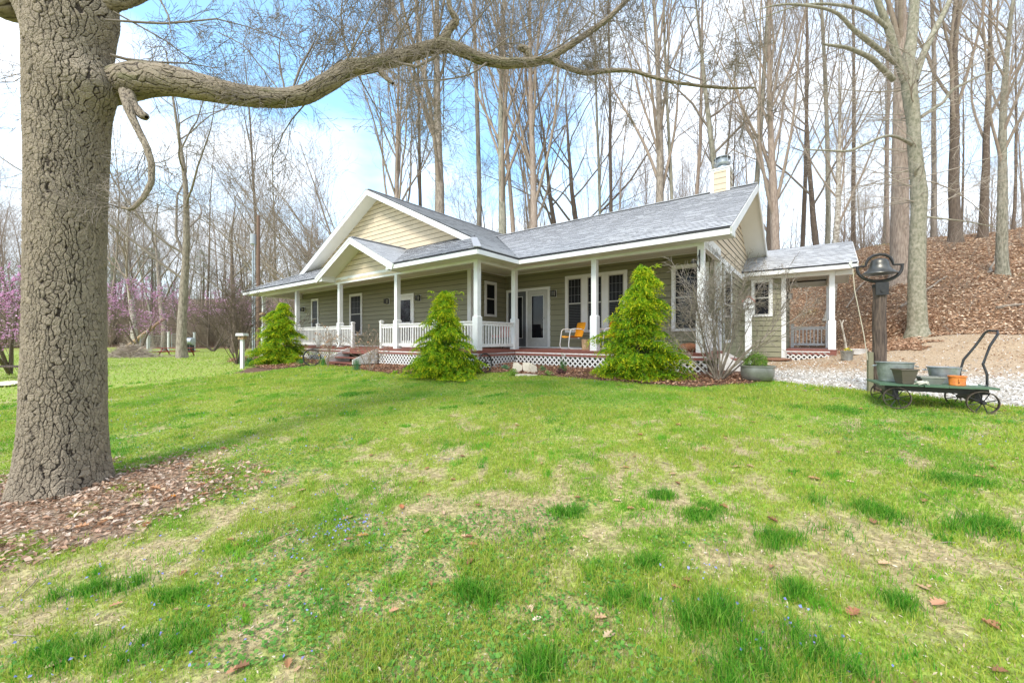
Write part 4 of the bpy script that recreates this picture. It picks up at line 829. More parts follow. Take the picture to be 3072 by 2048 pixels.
# filler trees of the wood
G1 = 'slender bare trees of the wood behind the house'; n_ = 0
while n_ < 125:
    px = random.uniform(820, 3300) if random.random() < .6 else random.uniform(820, 2350); Y = random.uniform(30, 72); x = tx(px, Y); s, t = xy2st(x, Y)
    if t < hill_t(s)+3: continue
    tree(random.choice(['thin0', 'thin1', 'thin2', 'thin3', 'thin1', 'thin3', 'poplar1']), x, Y, random.uniform(.05, .12), 'slender bare grey brown tree in the wood on the ridge behind the house', G1, random.uniform(0, 6.28), random.uniform(.9, 1.5), (random.uniform(-.05, .05), random.uniform(-.05, .05))); n_ += 1
G3 = 'slender bare trees on the hill beside the drive'; n_ = 0
while n_ < 6:
    px = random.uniform(2380, 3300); Y = random.uniform(18, 30); x = tx(px, Y); s, t = xy2st(x, Y)
    if t < hill_t(s)+5: continue
    tree(random.choice(['thin0', 'thin2', 'thin3', 'thin1']), x, Y, random.uniform(.05, .11), 'thin bare tree on the leafy hill right of the house', G3, random.uniform(0, 6.28), random.uniform(1.1, 1.7), (random.uniform(-.05, .05), random.uniform(-.05, .05))); n_ += 1
G2 = 'slender bare trees of the wood beyond the lawn'; n_ = 0
while n_ < 175:
    px = random.uniform(-150, 1010); Y = 57+random.random()**1.3*45; x = tx(px, Y); s, t = xy2st(x, Y)
    if region(x, Y) != 3: continue
    tree(random.choice(['thin0', 'thin1', 'thin2', 'thin3', 'spread1', 'spread0']), x, Y, random.uniform(.09, .22), 'slender bare tree in the brown wood at the far side of the lawn', G2, random.uniform(0, 6.28), random.uniform(.7, 1.15), (random.uniform(-.07, .07), random.uniform(-.07, .07))); n_ += 1
lefts = [(545, 31, 27*1.306, 'spread0', .85, (0, .01), BARKL, 'grey brown tree standing alone in front of the red picnic table', 'bare_tree'),
 (410, 52, 26, 'poplar2', .6, (0, -.16), BARKS, 'pale sycamore with a bent mottled trunk leaning left above the brush pile', 'bare_tree'),
 (492, 50, 22, 'spread1', .8, (0, -.06), BARKL, 'crooked pale trunk just left of the lone lawn tree', 'bare_tree'),
 (700, 44, 22, 'spread1', .75, (0, .02), BARKD, 'dark forked tree between the lone lawn tree and the porch corner', 'bare_tree'),
 (775, 40, 16, 'thin0', .9, (0, .03), BARKD, 'thin dark tree close left of the utility pole', 'bare_tree')]
for px, Y, wpx, kind, hf, ln, bk, lab, nm in lefts:
    r_ = (px-1536)/F; tree(kind, tx(px, Y), Y, wpx/2*Y/F/math.sqrt(1+r_*r_), lab, rz=0, hs_=hf, lean=ln, bark=bk)
# trees that arch out of the wood to the left, behind the left gable slope
def arching(px, Y, n, L, lx, seed, label):
    x = tx(px, Y); t = thing('arching_tree', label, 'tree', (x, Y, zg(x, Y)-.1)); rg = np.random.default_rng(seed); a = Tubes(); b = Tubes(); P = dict(FOREST, seg=[10, 7, 5, 4], max=3, k=[8, 4, 3, 3], n=[11, 7, 5], wob=[.06, .09, .12, .15], up=[.012, .03, .03, .02], f0=[.25, .15, .1], ang=[26, 34, 38], lr=[.36, .45, .5], rr=[.42, .5, .5], tap=[.12, .2, .3, .5], rmin=.006)
    for j in range(n): grow(b, np.array([rg.normal(0, .25), rg.normal(0, .25), 0]), nrm(np.array([lx+rg.normal(0, .30), rg.normal(0, .2), 1])), L*rg.uniform(.75, 1.1), rg.uniform(.09, .17), 0, P, rg)
    K = [q for q in b.g if q[0] == 11][0]; a.g[(11, 8)] = b.g.pop(K); V, Fq = a.mesh(); obj('trunk', rawmesh('arch_trunk', V, Fq, BARKL, True), t); V, Fq = b.mesh(); obj('crown', rawmesh('arch_crown', V, Fq, TWIGW, True), t)
arching(1120, 32, 8, 20, -.75, 201, 'tree with many stems arching left over the left slope of the gable')
arching(960, 36, 6, 15, -.55, 202, 'lower tree with stems arching left just beyond the left gable foot')
arching(1500, 36, 4, 18, -.1, 203, 'multi stemmed bare tree low behind the roof valley')
# undergrowth of the wood edge
def twigs(name, n, xyf, hr, label, seed, m=TWIGW, k=3, rad=.012):
    rg = np.random.default_rng(seed); tb = Tubes()
    for _ in range(n):
        x, y = xyf(rg)
        if region(x, y) not in (3,): continue
        h = rg.uniform(*hr); p = np.array([x, y, zg(x, y)]); b = rg.normal(0, .28, 2)
        for j in range(5):
            d = np.array([b[0]+rg.normal(0, .25), b[1]+rg.normal(0, .25), 1]); q = p+np.linspace(.15 if j else 0, 1, 5)[:, None]*nrm(d)*h*(1 if j == 0 else .8)+rg.normal(0, .04*h, (5, 3))*np.linspace(0, 1, 5)[:, None]
            tb.add(q, np.linspace(rad, rad*.4, 5)*(1 if j == 0 else .7), k)
    V, Fq = tb.mesh(); return tag(obj(name, rawmesh(name, V, Fq, m, True)), label, 'brush', kind='stuff')
twigs('wood_undergrowth', 5200, lambda r: (lambda Y: (tx(r.uniform(-120, 1000), Y), Y))(r.uniform(56, 85)), (2, 9), 'tangled brown saplings filling the wood edge beyond the lawn', 5, TWIGW, 3, .03)
twigs('ridge_undergrowth', 1700, lambda r: (lambda Y: (tx(r.uniform(900, 3250), Y), Y))(r.uniform(25, 60)), (1.5, 6), 'thin brown saplings along the top of the wooded ridge', 6, TWIGW, 3, .018)
twigs('hill_saplings', 260, lambda r: (lambda s, t: st2xy(s, t))(r.uniform(-1, 20), r.uniform(17, 30)), (.4, 1.8), 'sparse leafless saplings sprouting on the leafy slope', 7, TWIGW, 3, .007)
# redbuds
def redbud(px, Y, hgt, label, seed, m_=12):
    x = tx(px, Y); t = thing('redbud_tree', label, 'tree', (x, Y, zg(x, Y))); rg = np.random.default_rng(seed); P = dict(SPREAD, max=3, n=[6, 6, 6], seg=[6, 6, 5, 4], k=[6, 4, 3, 3], f0=[.25, .2, .1], lr=[.6, .55, .5], rmin=.008, up=[.02, .02, .02, 0], ang=[50, 45, 45]); ends = []; tk = Tubes(); cr_ = Tubes()
    for j in range(3): grow(cr_, np.zeros(3), nrm(np.array([rg.normal(0, .45), rg.normal(0, .45), 1])), hgt*.75, hgt*.016, 0, P, rg, ends)
    k0 = [q for q in cr_.g if q[0] == 7][0]; L = cr_.g[k0]; big = sorted(range(len(L)), key=lambda i: -L[i][1][0])[:3]
    for i in big: tk.add(*L[i], 8)
    for i in sorted(big, reverse=True): L.pop(i)
    if not L: cr_.g.pop(k0)
    V, Fq = tk.mesh(); obj('trunk', rawmesh('redbud_trunk', V, Fq, BARKD, True), t); V, Fq = cr_.mesh(); obj('crown', rawmesh('redbud_crown', V, Fq, BARKD, True), t)
    P_ = []
    for e in ends:
        if e[:, 2].max() < hgt*.25: continue
        m = m_; f = rg.random(m)*(len(e)-1.01); i = f.astype(int); q = e[i]+(e[i+1]-e[i])*(f-i)[:, None]; P_.append(q+rg.normal(0, .03, q.shape))
    P_ = np.concatenate(P_); n = len(P_); a = flecks(P_, rg.uniform(.035, .075, n)*hgt/5, pick([(.70, .32, .56), (.82, .46, .70), (.62, .26, .48), (.86, .58, .78)], n, r=rg), 1.5, .8, .3, rg); V, F_, c = merge([a])
    obj('blossom', rawmesh('redbud_blossom', V, F_, LEAF, col=c), t)
redbud(30, 17, 5.2, 'bright pink redbud left of the big oak trunk', 3); redbud(420, 45, 8.5, 'pink redbud just right of the big oak trunk above the brush pile', 4, 7)
redbud(640, 49, 9, 'pink redbud behind the lone lawn tree', 8, 5); redbud(815, 46, 8, 'faint pink redbud behind the left corner post of the porch', 9, 4)
# ------------------------------------------------------------ the big oak
def voro(u, v, per, seed):
    iu, iv = np.floor(u).astype(int), np.floor(v).astype(int); F1 = np.full(u.shape, 9.); F2 = np.full(u.shape, 9.); ID = np.zeros(u.shape); X1 = np.zeros(u.shape); X2 = X1.copy(); Y1 = X1.copy(); Y2 = X1.copy()
    for a in (-1, 0, 1):
        for b in (-1, 0, 1):
            cu, cv = iu+a, iv+b; cw = cu % per; px = cu+_h(cw, cv, seed); py = cv+_h(cw, cv, seed+5); d = np.hypot(px-u, py-v); idv = _h(cw, cv, seed+9)
            m1 = d < F1; m2 = (~m1) & (d < F2)
            X2 = np.where(m1, X1, np.where(m2, px, X2)); Y2 = np.where(m1, Y1, np.where(m2, py, Y2)); F2 = np.where(m1, F1, np.where(m2, d, F2))
            X1 = np.where(m1, px, X1); Y1 = np.where(m1, py, Y1); ID = np.where(m1, idv, ID); F1 = np.where(m1, d, F1)
    return F1, F2, ID, np.abs(X1-X2)/(np.abs(X1-X2)+np.abs(Y1-Y2)+1e-6)
def barkfield(ang, L, per, cl, seed):
    """flat blocky plates parted by deep upright furrows and shallower cross cracks"""
    q = int(per*.5); w1 = (vn(ang*q, L/cl*.5, seed+1, q)-.5)*1.3+(vn(ang*per, L/cl*1.6, seed+2, per)-.5)*.35; w3 = (vn(ang*q, L/cl*.6, seed+4, q)-.5)*1.0+(vn(ang*per*2, L/cl*2.2, seed+6, per*2)-.5)*.45
    F1, F2, ID, vt = voro(ang*per+w1, L/cl+w3, per, seed+3); e = F2-F1; jag = (vn(ang*per*5, L/cl*6, seed+21, per*5)-.5)*.09
    wv = .05+.13*vn(ang*q, L/cl*.5, seed+14, q); depth = np.clip(.35+1.1*(vt-.25), .3, 1); cut = 1-sst(e+jag, wv*.25, wv*1.5); h = 1-cut*depth
    G1, G2, I2, v2 = voro(ang*per*2+w3, L/cl*2.4+w1, per*2, seed+8); h = h-.28*(1-sst(G2-G1+jag, .02, .12))
    fl = fbm(ang*per*2.5, L/cl*5, seed+31, 3); h = h+.28*(ID-.5)+.14*(I2-.5)+.22*(fl-.5); return h-.08, ID*.6+I2*.4, e
def barkcol(h, ID, fine, moss=None):
    plate = np.array([.29, .24, .18])*(.78+.42*ID[..., None]); crack = np.array([.05, .036, .026]); c = crack+(plate-crack)*sst(h, .15, .80)[..., None]
    c = c*(.62+.76*fine[..., None])
    if moss is not None: c = c*(1-moss[..., None])+np.array([.13, .14, .045])*moss[..., None]
    return c
def barktube(P, R, nu, nv, per, cl, amp, seed, lump=.03, moss=0, foot=None):
    P = np.array(P, float); R = np.array(R, float); d = np.concatenate([[0], np.cumsum(np.linalg.norm(np.diff(P, axis=0), axis=1))]); 
    from_ = np.linspace(0, d[-1], nv)
    def sm(y):  # smooth interpolation
        o = np.interp(from_, d, y); k = max(3, int(nv/len(P)*.8)); ker = np.hanning(k+2)[1:-1]; ker /= ker.sum(); return np.convolve(np.pad(o, (k, k), 'edge'), ker, 'same')[k:-k]
    C_ = np.stack([sm(P[:, i]) for i in range(3)], 1); C_[0] = P[0]; r = sm(R); T = np.gradient(C_, axis=0); T /= np.linalg.norm(T, axis=1)[:, None]
    ref = np.array([0, 1., 0]); u = np.cross(T, ref); u /= np.linalg.norm(u, axis=1)[:, None]; v = np.cross(T, u)
    an = np.arange(nu)/nu; A, Lm = np.meshgrid(an, from_); h, ID, e = barkfield(A, Lm, per, cl, seed); fine = .5*fbm(A*per*5, Lm/cl*4, seed+20, 3)+.5*vn(A*per*14, Lm/cl*11, seed+25)
    lum = (fbm(np.cos(A*2*np.pi)*1.3+5, Lm*1.1+np.sin(A*2*np.pi)*1.3, seed+30, 3)-.5)*2*lump
    rr = r[:, None]*(1+lum)+amp*(h-.6)+amp*.5*(fine-.5)
    if foot is not None: rr = rr+foot(A, Lm)
    V = C_[:, None]+rr[..., None]*(u[:, None]*np.cos(A*2*np.pi)[..., None]+v[:, None]*np.sin(A*2*np.pi)[..., None])
    i = np.arange((nv-1)*nu).reshape(nv-1, nu); Q = np.stack([i, np.roll(i, -1, 1), np.roll(i, -1, 1)+nu, i+nu], -1).reshape(-1, 4)
    ms = sst(fbm(A*9, Lm*2.5, seed+40, 3), .62, .75)*moss if moss else None
    return V.reshape(-1, 3), [Q], barkcol(h, ID, fine, ms).reshape(-1, 3)
OX, OY = OAK; oz = zg(OX, OY)
oak = thing('oak_tree', 'massive rough barked oak trunk in the left foreground with a long crooked limb', 'tree', (OX, OY, oz)); OO = np.array([OX, OY, oz])
def oput(nm, data, par=oak): V, Q, c = data; return obj(nm, rawmesh(nm, V-OO, Q, BARKO, True, col=c), par)
zb_ = oz-.25
def bulge(A, L):
    z = L+zb_; q = 0
    for a0, z0_, am, sa, szz in ((.47, 4.12, .15, .11, .22), (.50, 4.85, .10, .10, .28), (.02, 5.0, .16, .12, .35), (.97, 3.65, .05, .06, .14)):
        da = (A-a0+.5) % 1-.5; q = q+am*np.exp(-(da/sa)**2-((z-z0_)/szz)**2)
    return q
tz = np.array([zb_, oz+.05, oz+.3, oz+.7, 1.5, 2.4, 3.2, 3.9, 4.3, 4.8, 5.3, 6.2]); tr = np.array([.43, .375, .335, .315, .298, .292, .298, .315, .325, .315, .36, .36])*.97
footf = lambda A, L: bulge(A, L)+(.06*np.maximum(0, np.sin(A*2*np.pi*3+1.0))**2+.035*np.maximum(0, np.sin(A*2*np.pi*5+2)))*np.exp(-np.maximum(L-.05, 0)*2.6)
oput('trunk', barktube([(OX+.01*i, OY, z) for i, z in enumerate(tz)], tr, 800, 1600, 48, .070, .017, 101, .03, 0, footf))
def lp(L): # (px, py, half px, Y)
    P = []; R = []
    for px, py, hw, Y in L: p = pt(px, py, Y); P.append(p); R.append(hw*Y/F)
    return P, R
LS = .92
limbL = [(215, 275, 50, 4.35), (330, 262, 50, 4.22), (420, 240, 50, 4.10), (500, 240, 44, 4.07), (580, 257, 40, 4.1), (660, 275, 34, 4.15), (737, 289, 30, 4.2), (848, 296, 27, 4.28), (920, 284, 27, 4.3), (1000, 238, 26, 4.35), (1050, 203, 25, 4.4), (1106, 198, 21, 4.4), (1183, 178, 22, 4.45), (1259, 153, 21, 4.5), (1331, 133, 20, 4.5), (1387, 151, 18, 4.55), (1438, 176, 17, 4.6), (1514, 191, 15, 4.65), (1591, 187, 13, 4.7), (1657, 177, 11, 4.75)]
P_, R_ = lp(limbL); R_ = [r_*LS for r_ in R_]; limb = oput('limb', barktube(P_, R_, 260, 1400, 17, .080, .010, 131, .05, .5))
def sub(nm, L, per=8, nu=60, nv=200, amp=.006, moss=.5, seed=150): P, R = lp(L); return oput(nm, barktube(P, R, nu, nv, per, .05, amp, seed, .05, moss), oak)
sub('branch', [(1640, 179, 10, 4.74), (1708, 138, 9, 4.75), (1769, 97, 8, 4.8), (1820, 61, 7, 4.82), (1877, 5, 6, 4.85), (1960, -90, 5, 4.9), (2080, -260, 4, 5)])
sub('branch', [(1650, 178, 10, 4.75), (1698, 202, 7.5, 4.8), (1759, 222, 6.5, 4.85), (1831, 211, 6, 4.9), (1897, 212, 5, 4.95), (1960, 232, 4.5, 5), (2031, 249, 4.2, 5.05), (2104, 258, 4, 5.1), (2186, 265, 3.4, 5.15), (2267, 263, 2.4, 5.2)], 6, 40)
sub('branch', [(372, 275, 12, 4.02), (385, 325, 11, 3.9), (412, 385, 9, 3.88), (440, 440, 8.5, 3.86), (455, 490, 8, 3.85), (455, 548, 7.5, 3.84), (430, 594, 6, 3.82), (395, 630, 4.5, 3.8), (360, 622, 2.5, 3.8)], 6, 50, moss=1)
sub('broken_stub', [(388, 280, 13, 4.02), (400, 315, 12, 3.98), (425, 345, 12, 3.95), (438, 350, 11, 3.93), (441, 353, .5, 3.93)], 6, 50, 80, moss=1)
sub('branch', [(60, -40, 60, 4.0), (20, 10, 52, 3.95), (-60, -60, 46, 3.9), (-200, -200, 40, 3.8)], 12, 110, 160, .011, 0)
sub('branch', [(265, 10, 40, 4.05), (340, 5, 24, 4.05), (400, -8, 19, 4.1), (470, -40, 16, 4.1), (640, -120, 12, 4.2)], 10, 80, 160, .009, 0)
sub('branch', [(1325, 128, 14, 4.5), (1345, 90, 12, 4.48), (1372, 62, 10, 4.45), (1350, 30, 7, 4.4), (1335, -60, 5, 4.4)], 6, 40, 100)
sub('branch', [(1595, 180, 9, 4.7), (1580, 150, 10, 4.68), (1556, 142, 9, 4.66), (1553, 141, .5, 4.66)], 6, 40, 60)
sub('branch', [(1140, 212, 9, 4.42), (1160, 235, 7, 4.4), (1180, 252, 4, 4.38)], 6, 40, 60, moss=.6)
# fine twigs of the oak
tw = Tubes(); rg = np.random.default_rng(77)
PL = np.array(P_); TP = dict(TWIGB, n=[7, 5, 4], up=[.05, .04, .02, 0], wob=[.08, .12, .15, .16], rmin=.0021)
for _ in range(46):
    i = rg.integers(7, len(PL)-1); q = PL[i]+(PL[i+1]-PL[i])*rg.random(); d = np.array([rg.normal(0, .5), rg.normal(.1, .5), rg.choice([1, 1, 1, .2, -.5])]); grow(tw, q, nrm(d), rg.uniform(.5, 1.5), rg.uniform(.006, .013), 0, TP, rg)
for L in ([(315, 60, 2.6, 3.95), (430, 68, 3.2, 4.1), (490, 71, 3, 4.15), (560, 66, 2.6, 4.2), (650, 57, 2, 4.3), (740, 80, 1.4, 4.4), (850, 120, 1, 4.5)], [(330, 165, 4, 4.0), (380, 178, 4, 4.1), (460, 187, 3, 4.2), (560, 190, 2, 4.3), (650, 205, 1, 4.4)], [(340, 35, 2.2, 4.0), (430, 85, 2, 4.1), (500, 125, 1.8, 4.2), (560, 170, 1.5, 4.3), (620, 220, 1, 4.4)], [(650, 95, 1.2, 4.3), (730, 135, 1.6, 4.3), (790, 210, 1.8, 4.3), (835, 268, 2, 4.28)], [(480, 0, 2.4, 4.1), (505, 45, 2.2, 4.1), (512, 95, 1, 4.1)], [(880, 262, 3, 4.3), (900, 205, 3.4, 4.3), (925, 160, 2.6, 4.3), (950, 110, 1.4, 4.3)], [(1330, 140, 5, 4.5), (1300, 175, 5, 4.45), (1250, 200, 4, 4.4), (1200, 190, 3, 4.4), (1160, 175, 1.5, 4.4)]):
    P2, R2 = lp(L); tw.add(np.array(P2), np.array(R2)*1.0, 6)
    for i in range(1, len(P2)):
        for _ in range(2): grow(tw, P2[i], nrm(nrm(P2[i]-P2[i-1])+rg.normal(0, .5, 3)), rg.uniform(.2, .7), .0035, 1, TP, rg)
for L in ([(1759, 222), (1897, 212), (2031, 249), (2104, 258), (2186, 265), (2267, 263)], [(1708, 138), (1769, 97), (1820, 61), (1877, 5)]):
    for px, py in L:
        for _ in range(3): grow(tw, pt(px, py, 4.95), nrm(np.array([rg.normal(.3, .5), rg.normal(0, .4), rg.normal(.1, .7)])), rg.uniform(.3, .9), .006, 0, TP, rg)
for px, py in ((455, 490), (430, 594), (395, 630), (360, 622), (440, 440)):
    for _ in range(3): grow(tw, pt(px, py, 3.84), nrm(np.array([rg.normal(0, .7), rg.normal(0, .4), rg.normal(-.3, .4)])), rg.uniform(.25, .7), .005, 1, TP, rg)
for _ in range(5): grow(tw, pt(110, 210, 3.9), nrm(np.array([-1, rg.normal(0, .4), rg.normal(-.1, .3)])), .7, .005, 1, TP, rg)
V, Fq = tw.mesh(); obj('twigs', rawmesh('oak_twigs', V-OO, Fq, TWIG, True), oak)
# crown above the frame (it shades the ground softly)
tw = Tubes(); rg = np.random.default_rng(5)
for j in range(6): a = j*1.05+.4; grow(tw, np.array([OX, OY, 5.8]), nrm(np.array([math.cos(a)*.7, math.sin(a)*.7, 1])), 7, .16, 1, dict(FOREST, rmin=.012), rg)
V, Fq = tw.mesh(); obj('crown', rawmesh('oak_crown', V-OO, Fq, BARKL, True), oak)
# ------------------------------------------------------------ spotted beech beside the drive
BY = 12.0; bx0 = tx(2752, BY); bz = zg(bx0, BY); BO = np.array([bx0, BY, bz]); beech = thing('beech_tree', 'pale beech with dark lichen streaks and forked limbs at the foot of the hill', 'tree', tuple(BO))
def bl(L, nu, nv, fac=1.44, k=.5):
    P = [pt(1900+x/1.96, y/1.96, Y) for x, y, h, Y in L]; R = [h/1.96*Y/F/fac for x, y, h, Y in L]
    P = np.array(P); d = np.concatenate([[0], np.cumsum(np.linalg.norm(np.diff(P, axis=0), axis=1))]); f = np.linspace(0, d[-1], nv); C_ = np.stack([np.interp(f, d, P[:, i]) for i in range(3)], 1); r = np.interp(f, d, R)
    ker = np.hanning(7)[1:-1]; ker /= ker.sum(); C2 = np.stack([np.convolve(np.pad(C_[:, i], 2, 'edge'), ker, 'valid') for i in range(3)], 1); C2[0] = C_[0]; tb = Tubes(); tb.add(C2, r*(1+.05*rg.normal(0, 1, nv)*k), nu); return tb.mesh()
def bput(nm, L, nu=10, nv=20, fac=1.44, m=BEECH): V, Fq = bl(L, nu, nv, fac); return obj(nm, rawmesh('beech_'+nm, V-BO, Fq, m, True), beech)
foot = (1017-(zg(bx0, BY)-H)*F/BY)*1.96
bput('trunk', [(1672, foot+40, 105, BY), (1672, foot-10, 84, BY), (1670, foot-60, 66, BY), (1665, 1700, 56, BY), (1668, 1568, 55, BY), (1672, 1400, 52, BY), (1678, 1250, 52, BY), (1682, 1150, 56, BY), (1670, 1020, 48, BY), (1650, 860, 44, BY), (1648, 700, 46, BY), (1625, 550, 50, BY), (1610, 400, 46, BY), (1640, 200, 36, BY), (1655, 0, 32, BY), (1640, -300, 26, BY), (1660, -900, 14, BY)], 24, 90)
for L in ([(1600, 480, 30, BY), (1550, 340, 28, 11.9), (1500, 160, 26, 11.8), (1430, 0, 22, 11.7), (1350, -300, 15, 11.6)], [(1650, 480, 30, BY), (1700, 330, 25, 12.1), (1760, 200, 24, 12.2), (1840, 50, 18, 12.3), (1920, -150, 12, 12.4)], [(1530, 470, 22, 11.9), (1400, 340, 20, 11.6), (1260, 280, 15, 11.4), (1110, 260, 8, 11.2)], [(1540, 370, 20, 11.9), (1480, 320, 20, 11.8), (1380, 240, 20, 11.6), (1255, 150, 16, 11.4), (1240, 90, 14, 11.3), (1160, 55, 12, 11.2), (1000, 30, 10, 11.0), (880, 20, 8, 10.9), (720, 60, 4, 10.8)], [(1640, 850, 16, 11.95), (1580, 815, 12, 11.8), (1500, 790, 11, 11.6), (1400, 830, 11, 11.4), (1270, 895, 10, 11.2), (1150, 885, 8, 11.1), (1000, 880, 5, 11.0)], [(1690, 690, 14, BY), (1760, 640, 13, 12.1), (1840, 600, 12, 12.2), (1850, 540, 12, 12.2), (1930, 500, 10, 12.3), (2050, 440, 7, 12.4), (2200, 400, 4, 12.5)], [(1690, 1270, 8, BY), (1800, 1285, 7, 11.9), (1950, 1300, 5, 11.8), (2150, 1340, 3, 11.7)], [(1500, 170, 18, 11.8), (1400, 80, 16, 11.7), (1300, 40, 13, 11.6), (1100, 20, 9, 11.4), (960, 30, 6, 11.3), (700, 130, 4, 11.2), (500, 215, 2, 11.1)], [(1660, 1060, 10, BY), (1655, 1000, 12, 11.85), (1690, 960, 9, 11.8)]):
    bput('limb', L, 8, 22)
tb = Tubes()
for _ in range(58):
    z = rg.uniform(3.6, 9); a = rg.uniform(0, 6.28); grow(tb, BO+np.array([0, 0, z]), nrm(np.array([math.cos(a), math.sin(a), rg.uniform(-.05, .4)])), rg.uniform(1.5, 3.8), rg.uniform(.010, .022), 0, dict(TWIGB, seg=[8, 6, 4, 3], wob=[.12, .14, .15, .17], up=[.0, .0, .0, 0], n=[6, 4, 2], rmin=.003), rg)
V, Fq = tb.mesh(); obj('crown', rawmesh('beech_crown', V-BO, Fq, mat('pale_twig', (.42, .36, .28), .8, c2=(.28, .23, .17)), True), beech)
# ------------------------------------------------------------ golden evergreens
def evergreen(px, Y, hgt, wd, seed, label, lean=0, pw=1.0, wisps=0):
    x = tx(px, Y); z = zg(x, Y); t = thing('evergreen_shrub', label, 'shrub', (x, Y, z), 0, 'golden evergreen shrubs before the porch'); rg = np.random.default_rng(seed); st = Tubes(); br = []; Pp, Dd, Gg = [], [], []
    zz = np.linspace(0, hgt*.97, 9); axis = np.stack([lean*zz**2*.3+rg.normal(0, .03, 9), rg.normal(0, .03, 9), zz], 1); axis[0, :2] = 0; st.add(axis, np.linspace(.045, .006, 9), 6)
    for i in range(420):
        f = rg.random()**1.35; zc = .03+f*.95*hgt; c = np.array([np.interp(zc, zz, axis[:, k]) for k in range(3)]); a = rg.uniform(0, 6.283)
        prof = np.interp(f**pw, [0, .08, .25, .45, .6, .75, .88, 1], [.92, 1, .92, .72, .60, .44, .25, .08])*wd/2*(1+.24*math.sin(a*3+f*9+seed)+.20*math.sin(a*2-f*23+seed*2)+.10*math.sin(f*40))*rg.uniform(.45, 1.05); L = max(prof, .05)
        d = np.array([math.cos(a), math.sin(a), 0]); m = 7; u = np.linspace(0, 1, m)[:, None]; rise = rg.uniform(-.05, .6)*(1 if f < .8 else 1.8); pts = c+d*L*u+np.array([0, 0, 1])*(rise*L*u-(rise+.1)*L*u**2.2*.9)+rg.normal(0, .012, (m, 3))*u; pts[:, 2] = np.maximum(pts[:, 2], .03)
        st.add(pts, np.linspace(.009, .002, m), 3)
        nb = int(12+L*40)
        for j in range(nb):
            g = .18+.82*rg.random()**.7; q = np.array([np.interp(g, u[:, 0], pts[:, k]) for k in range(3)]); sd_ = rg.normal(0, 1, 3)*np.array([1, 1, .35]); dr = nrm(d*.55+sd_*.55+np.array([0, 0, .1])); l = rg.uniform(.07, .20)
            k = 9; w_ = np.linspace(0, 1, k); cl = q+dr*l*w_[:, None]+np.array([0, 0, -1])*l*.8*w_[:, None]**1.8+rg.normal(0, .006, (k, 3))
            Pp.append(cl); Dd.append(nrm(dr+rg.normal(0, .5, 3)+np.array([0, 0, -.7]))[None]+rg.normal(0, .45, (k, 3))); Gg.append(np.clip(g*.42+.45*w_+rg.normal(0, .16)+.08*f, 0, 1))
    for _ in range(wisps):
        a = rg.uniform(0, 6.283); m = 8; u = np.linspace(0, 1, m)[:, None]; d = np.array([math.cos(a)*.5, math.sin(a)*.3, 1]); L = rg.uniform(.3, .55); pts = np.array([0, 0, hgt*rg.uniform(.72, .9)])+d*L*u*[1, 1, .9]-np.array([0, 0, .18])*u**3+np.array([math.cos(a), math.sin(a), 0])*.2*u**2; st.add(pts, np.linspace(.006, .002, m), 3)
        for k_ in range(16): g = rg.uniform(.2, 1); q = np.array([np.interp(g, u[:, 0], pts[:, c_]) for c_ in range(3)]); dr = nrm(np.array([rg.normal(0, 1), rg.normal(0, 1), .1])); w_ = np.linspace(0, 1, 7); Pp.append(q+dr*.08*w_[:, None]-np.array([0, 0, .06])*w_[:, None]**2); Dd.append(nrm(dr+np.array([0, 0, -.7]))[None]+rg.normal(0, .4, (7, 3))); Gg.append(np.full(7, .7))
    V, Fq = st.mesh(); obj('stem', rawmesh('evergreen_stem', V, Fq, BARKD, True), t)
    P = np.concatenate(Pp); D = np.concatenate(Dd); G = np.concatenate(Gg); D /= np.linalg.norm(D, axis=1)[:, None]; n = len(P); P[:, 2] = np.maximum(P[:, 2], .02)
    l = rg.uniform(.022, .055, n)[:, None]; sdv = np.cross(D, rg.normal(0, 1, (n, 3))); sdv /= np.linalg.norm(sdv, axis=1)[:, None]; wv = sdv*rg.uniform(.004, .008, n)[:, None]
    V = np.stack([P-wv, P+wv, P+D*l+wv*.5, P+D*l-wv*.5], 1).reshape(-1, 3); i = np.arange(n)*4
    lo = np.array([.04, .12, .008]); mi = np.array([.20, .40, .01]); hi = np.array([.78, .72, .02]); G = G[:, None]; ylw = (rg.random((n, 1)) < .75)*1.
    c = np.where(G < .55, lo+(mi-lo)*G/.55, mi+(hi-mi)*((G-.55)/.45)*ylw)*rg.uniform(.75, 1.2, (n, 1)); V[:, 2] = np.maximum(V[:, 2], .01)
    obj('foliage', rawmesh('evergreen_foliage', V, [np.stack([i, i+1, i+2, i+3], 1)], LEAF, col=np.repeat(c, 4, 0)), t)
evergreen(838, 14.6, 2.35, 1.75, 3, 'yellow green conical evergreen at the left end of the porch', .12, 1.15, 1)
evergreen(1335, 9.55, 2.15, 1.7, 5, 'golden evergreen with a wispy open top before the middle of the porch', 0, .8, 7)
evergreen(1918, 8.35, 2.45, 1.75, 8, 'largest golden evergreen, in front of the triple window and orange chairs', .05, 1.0, 2)
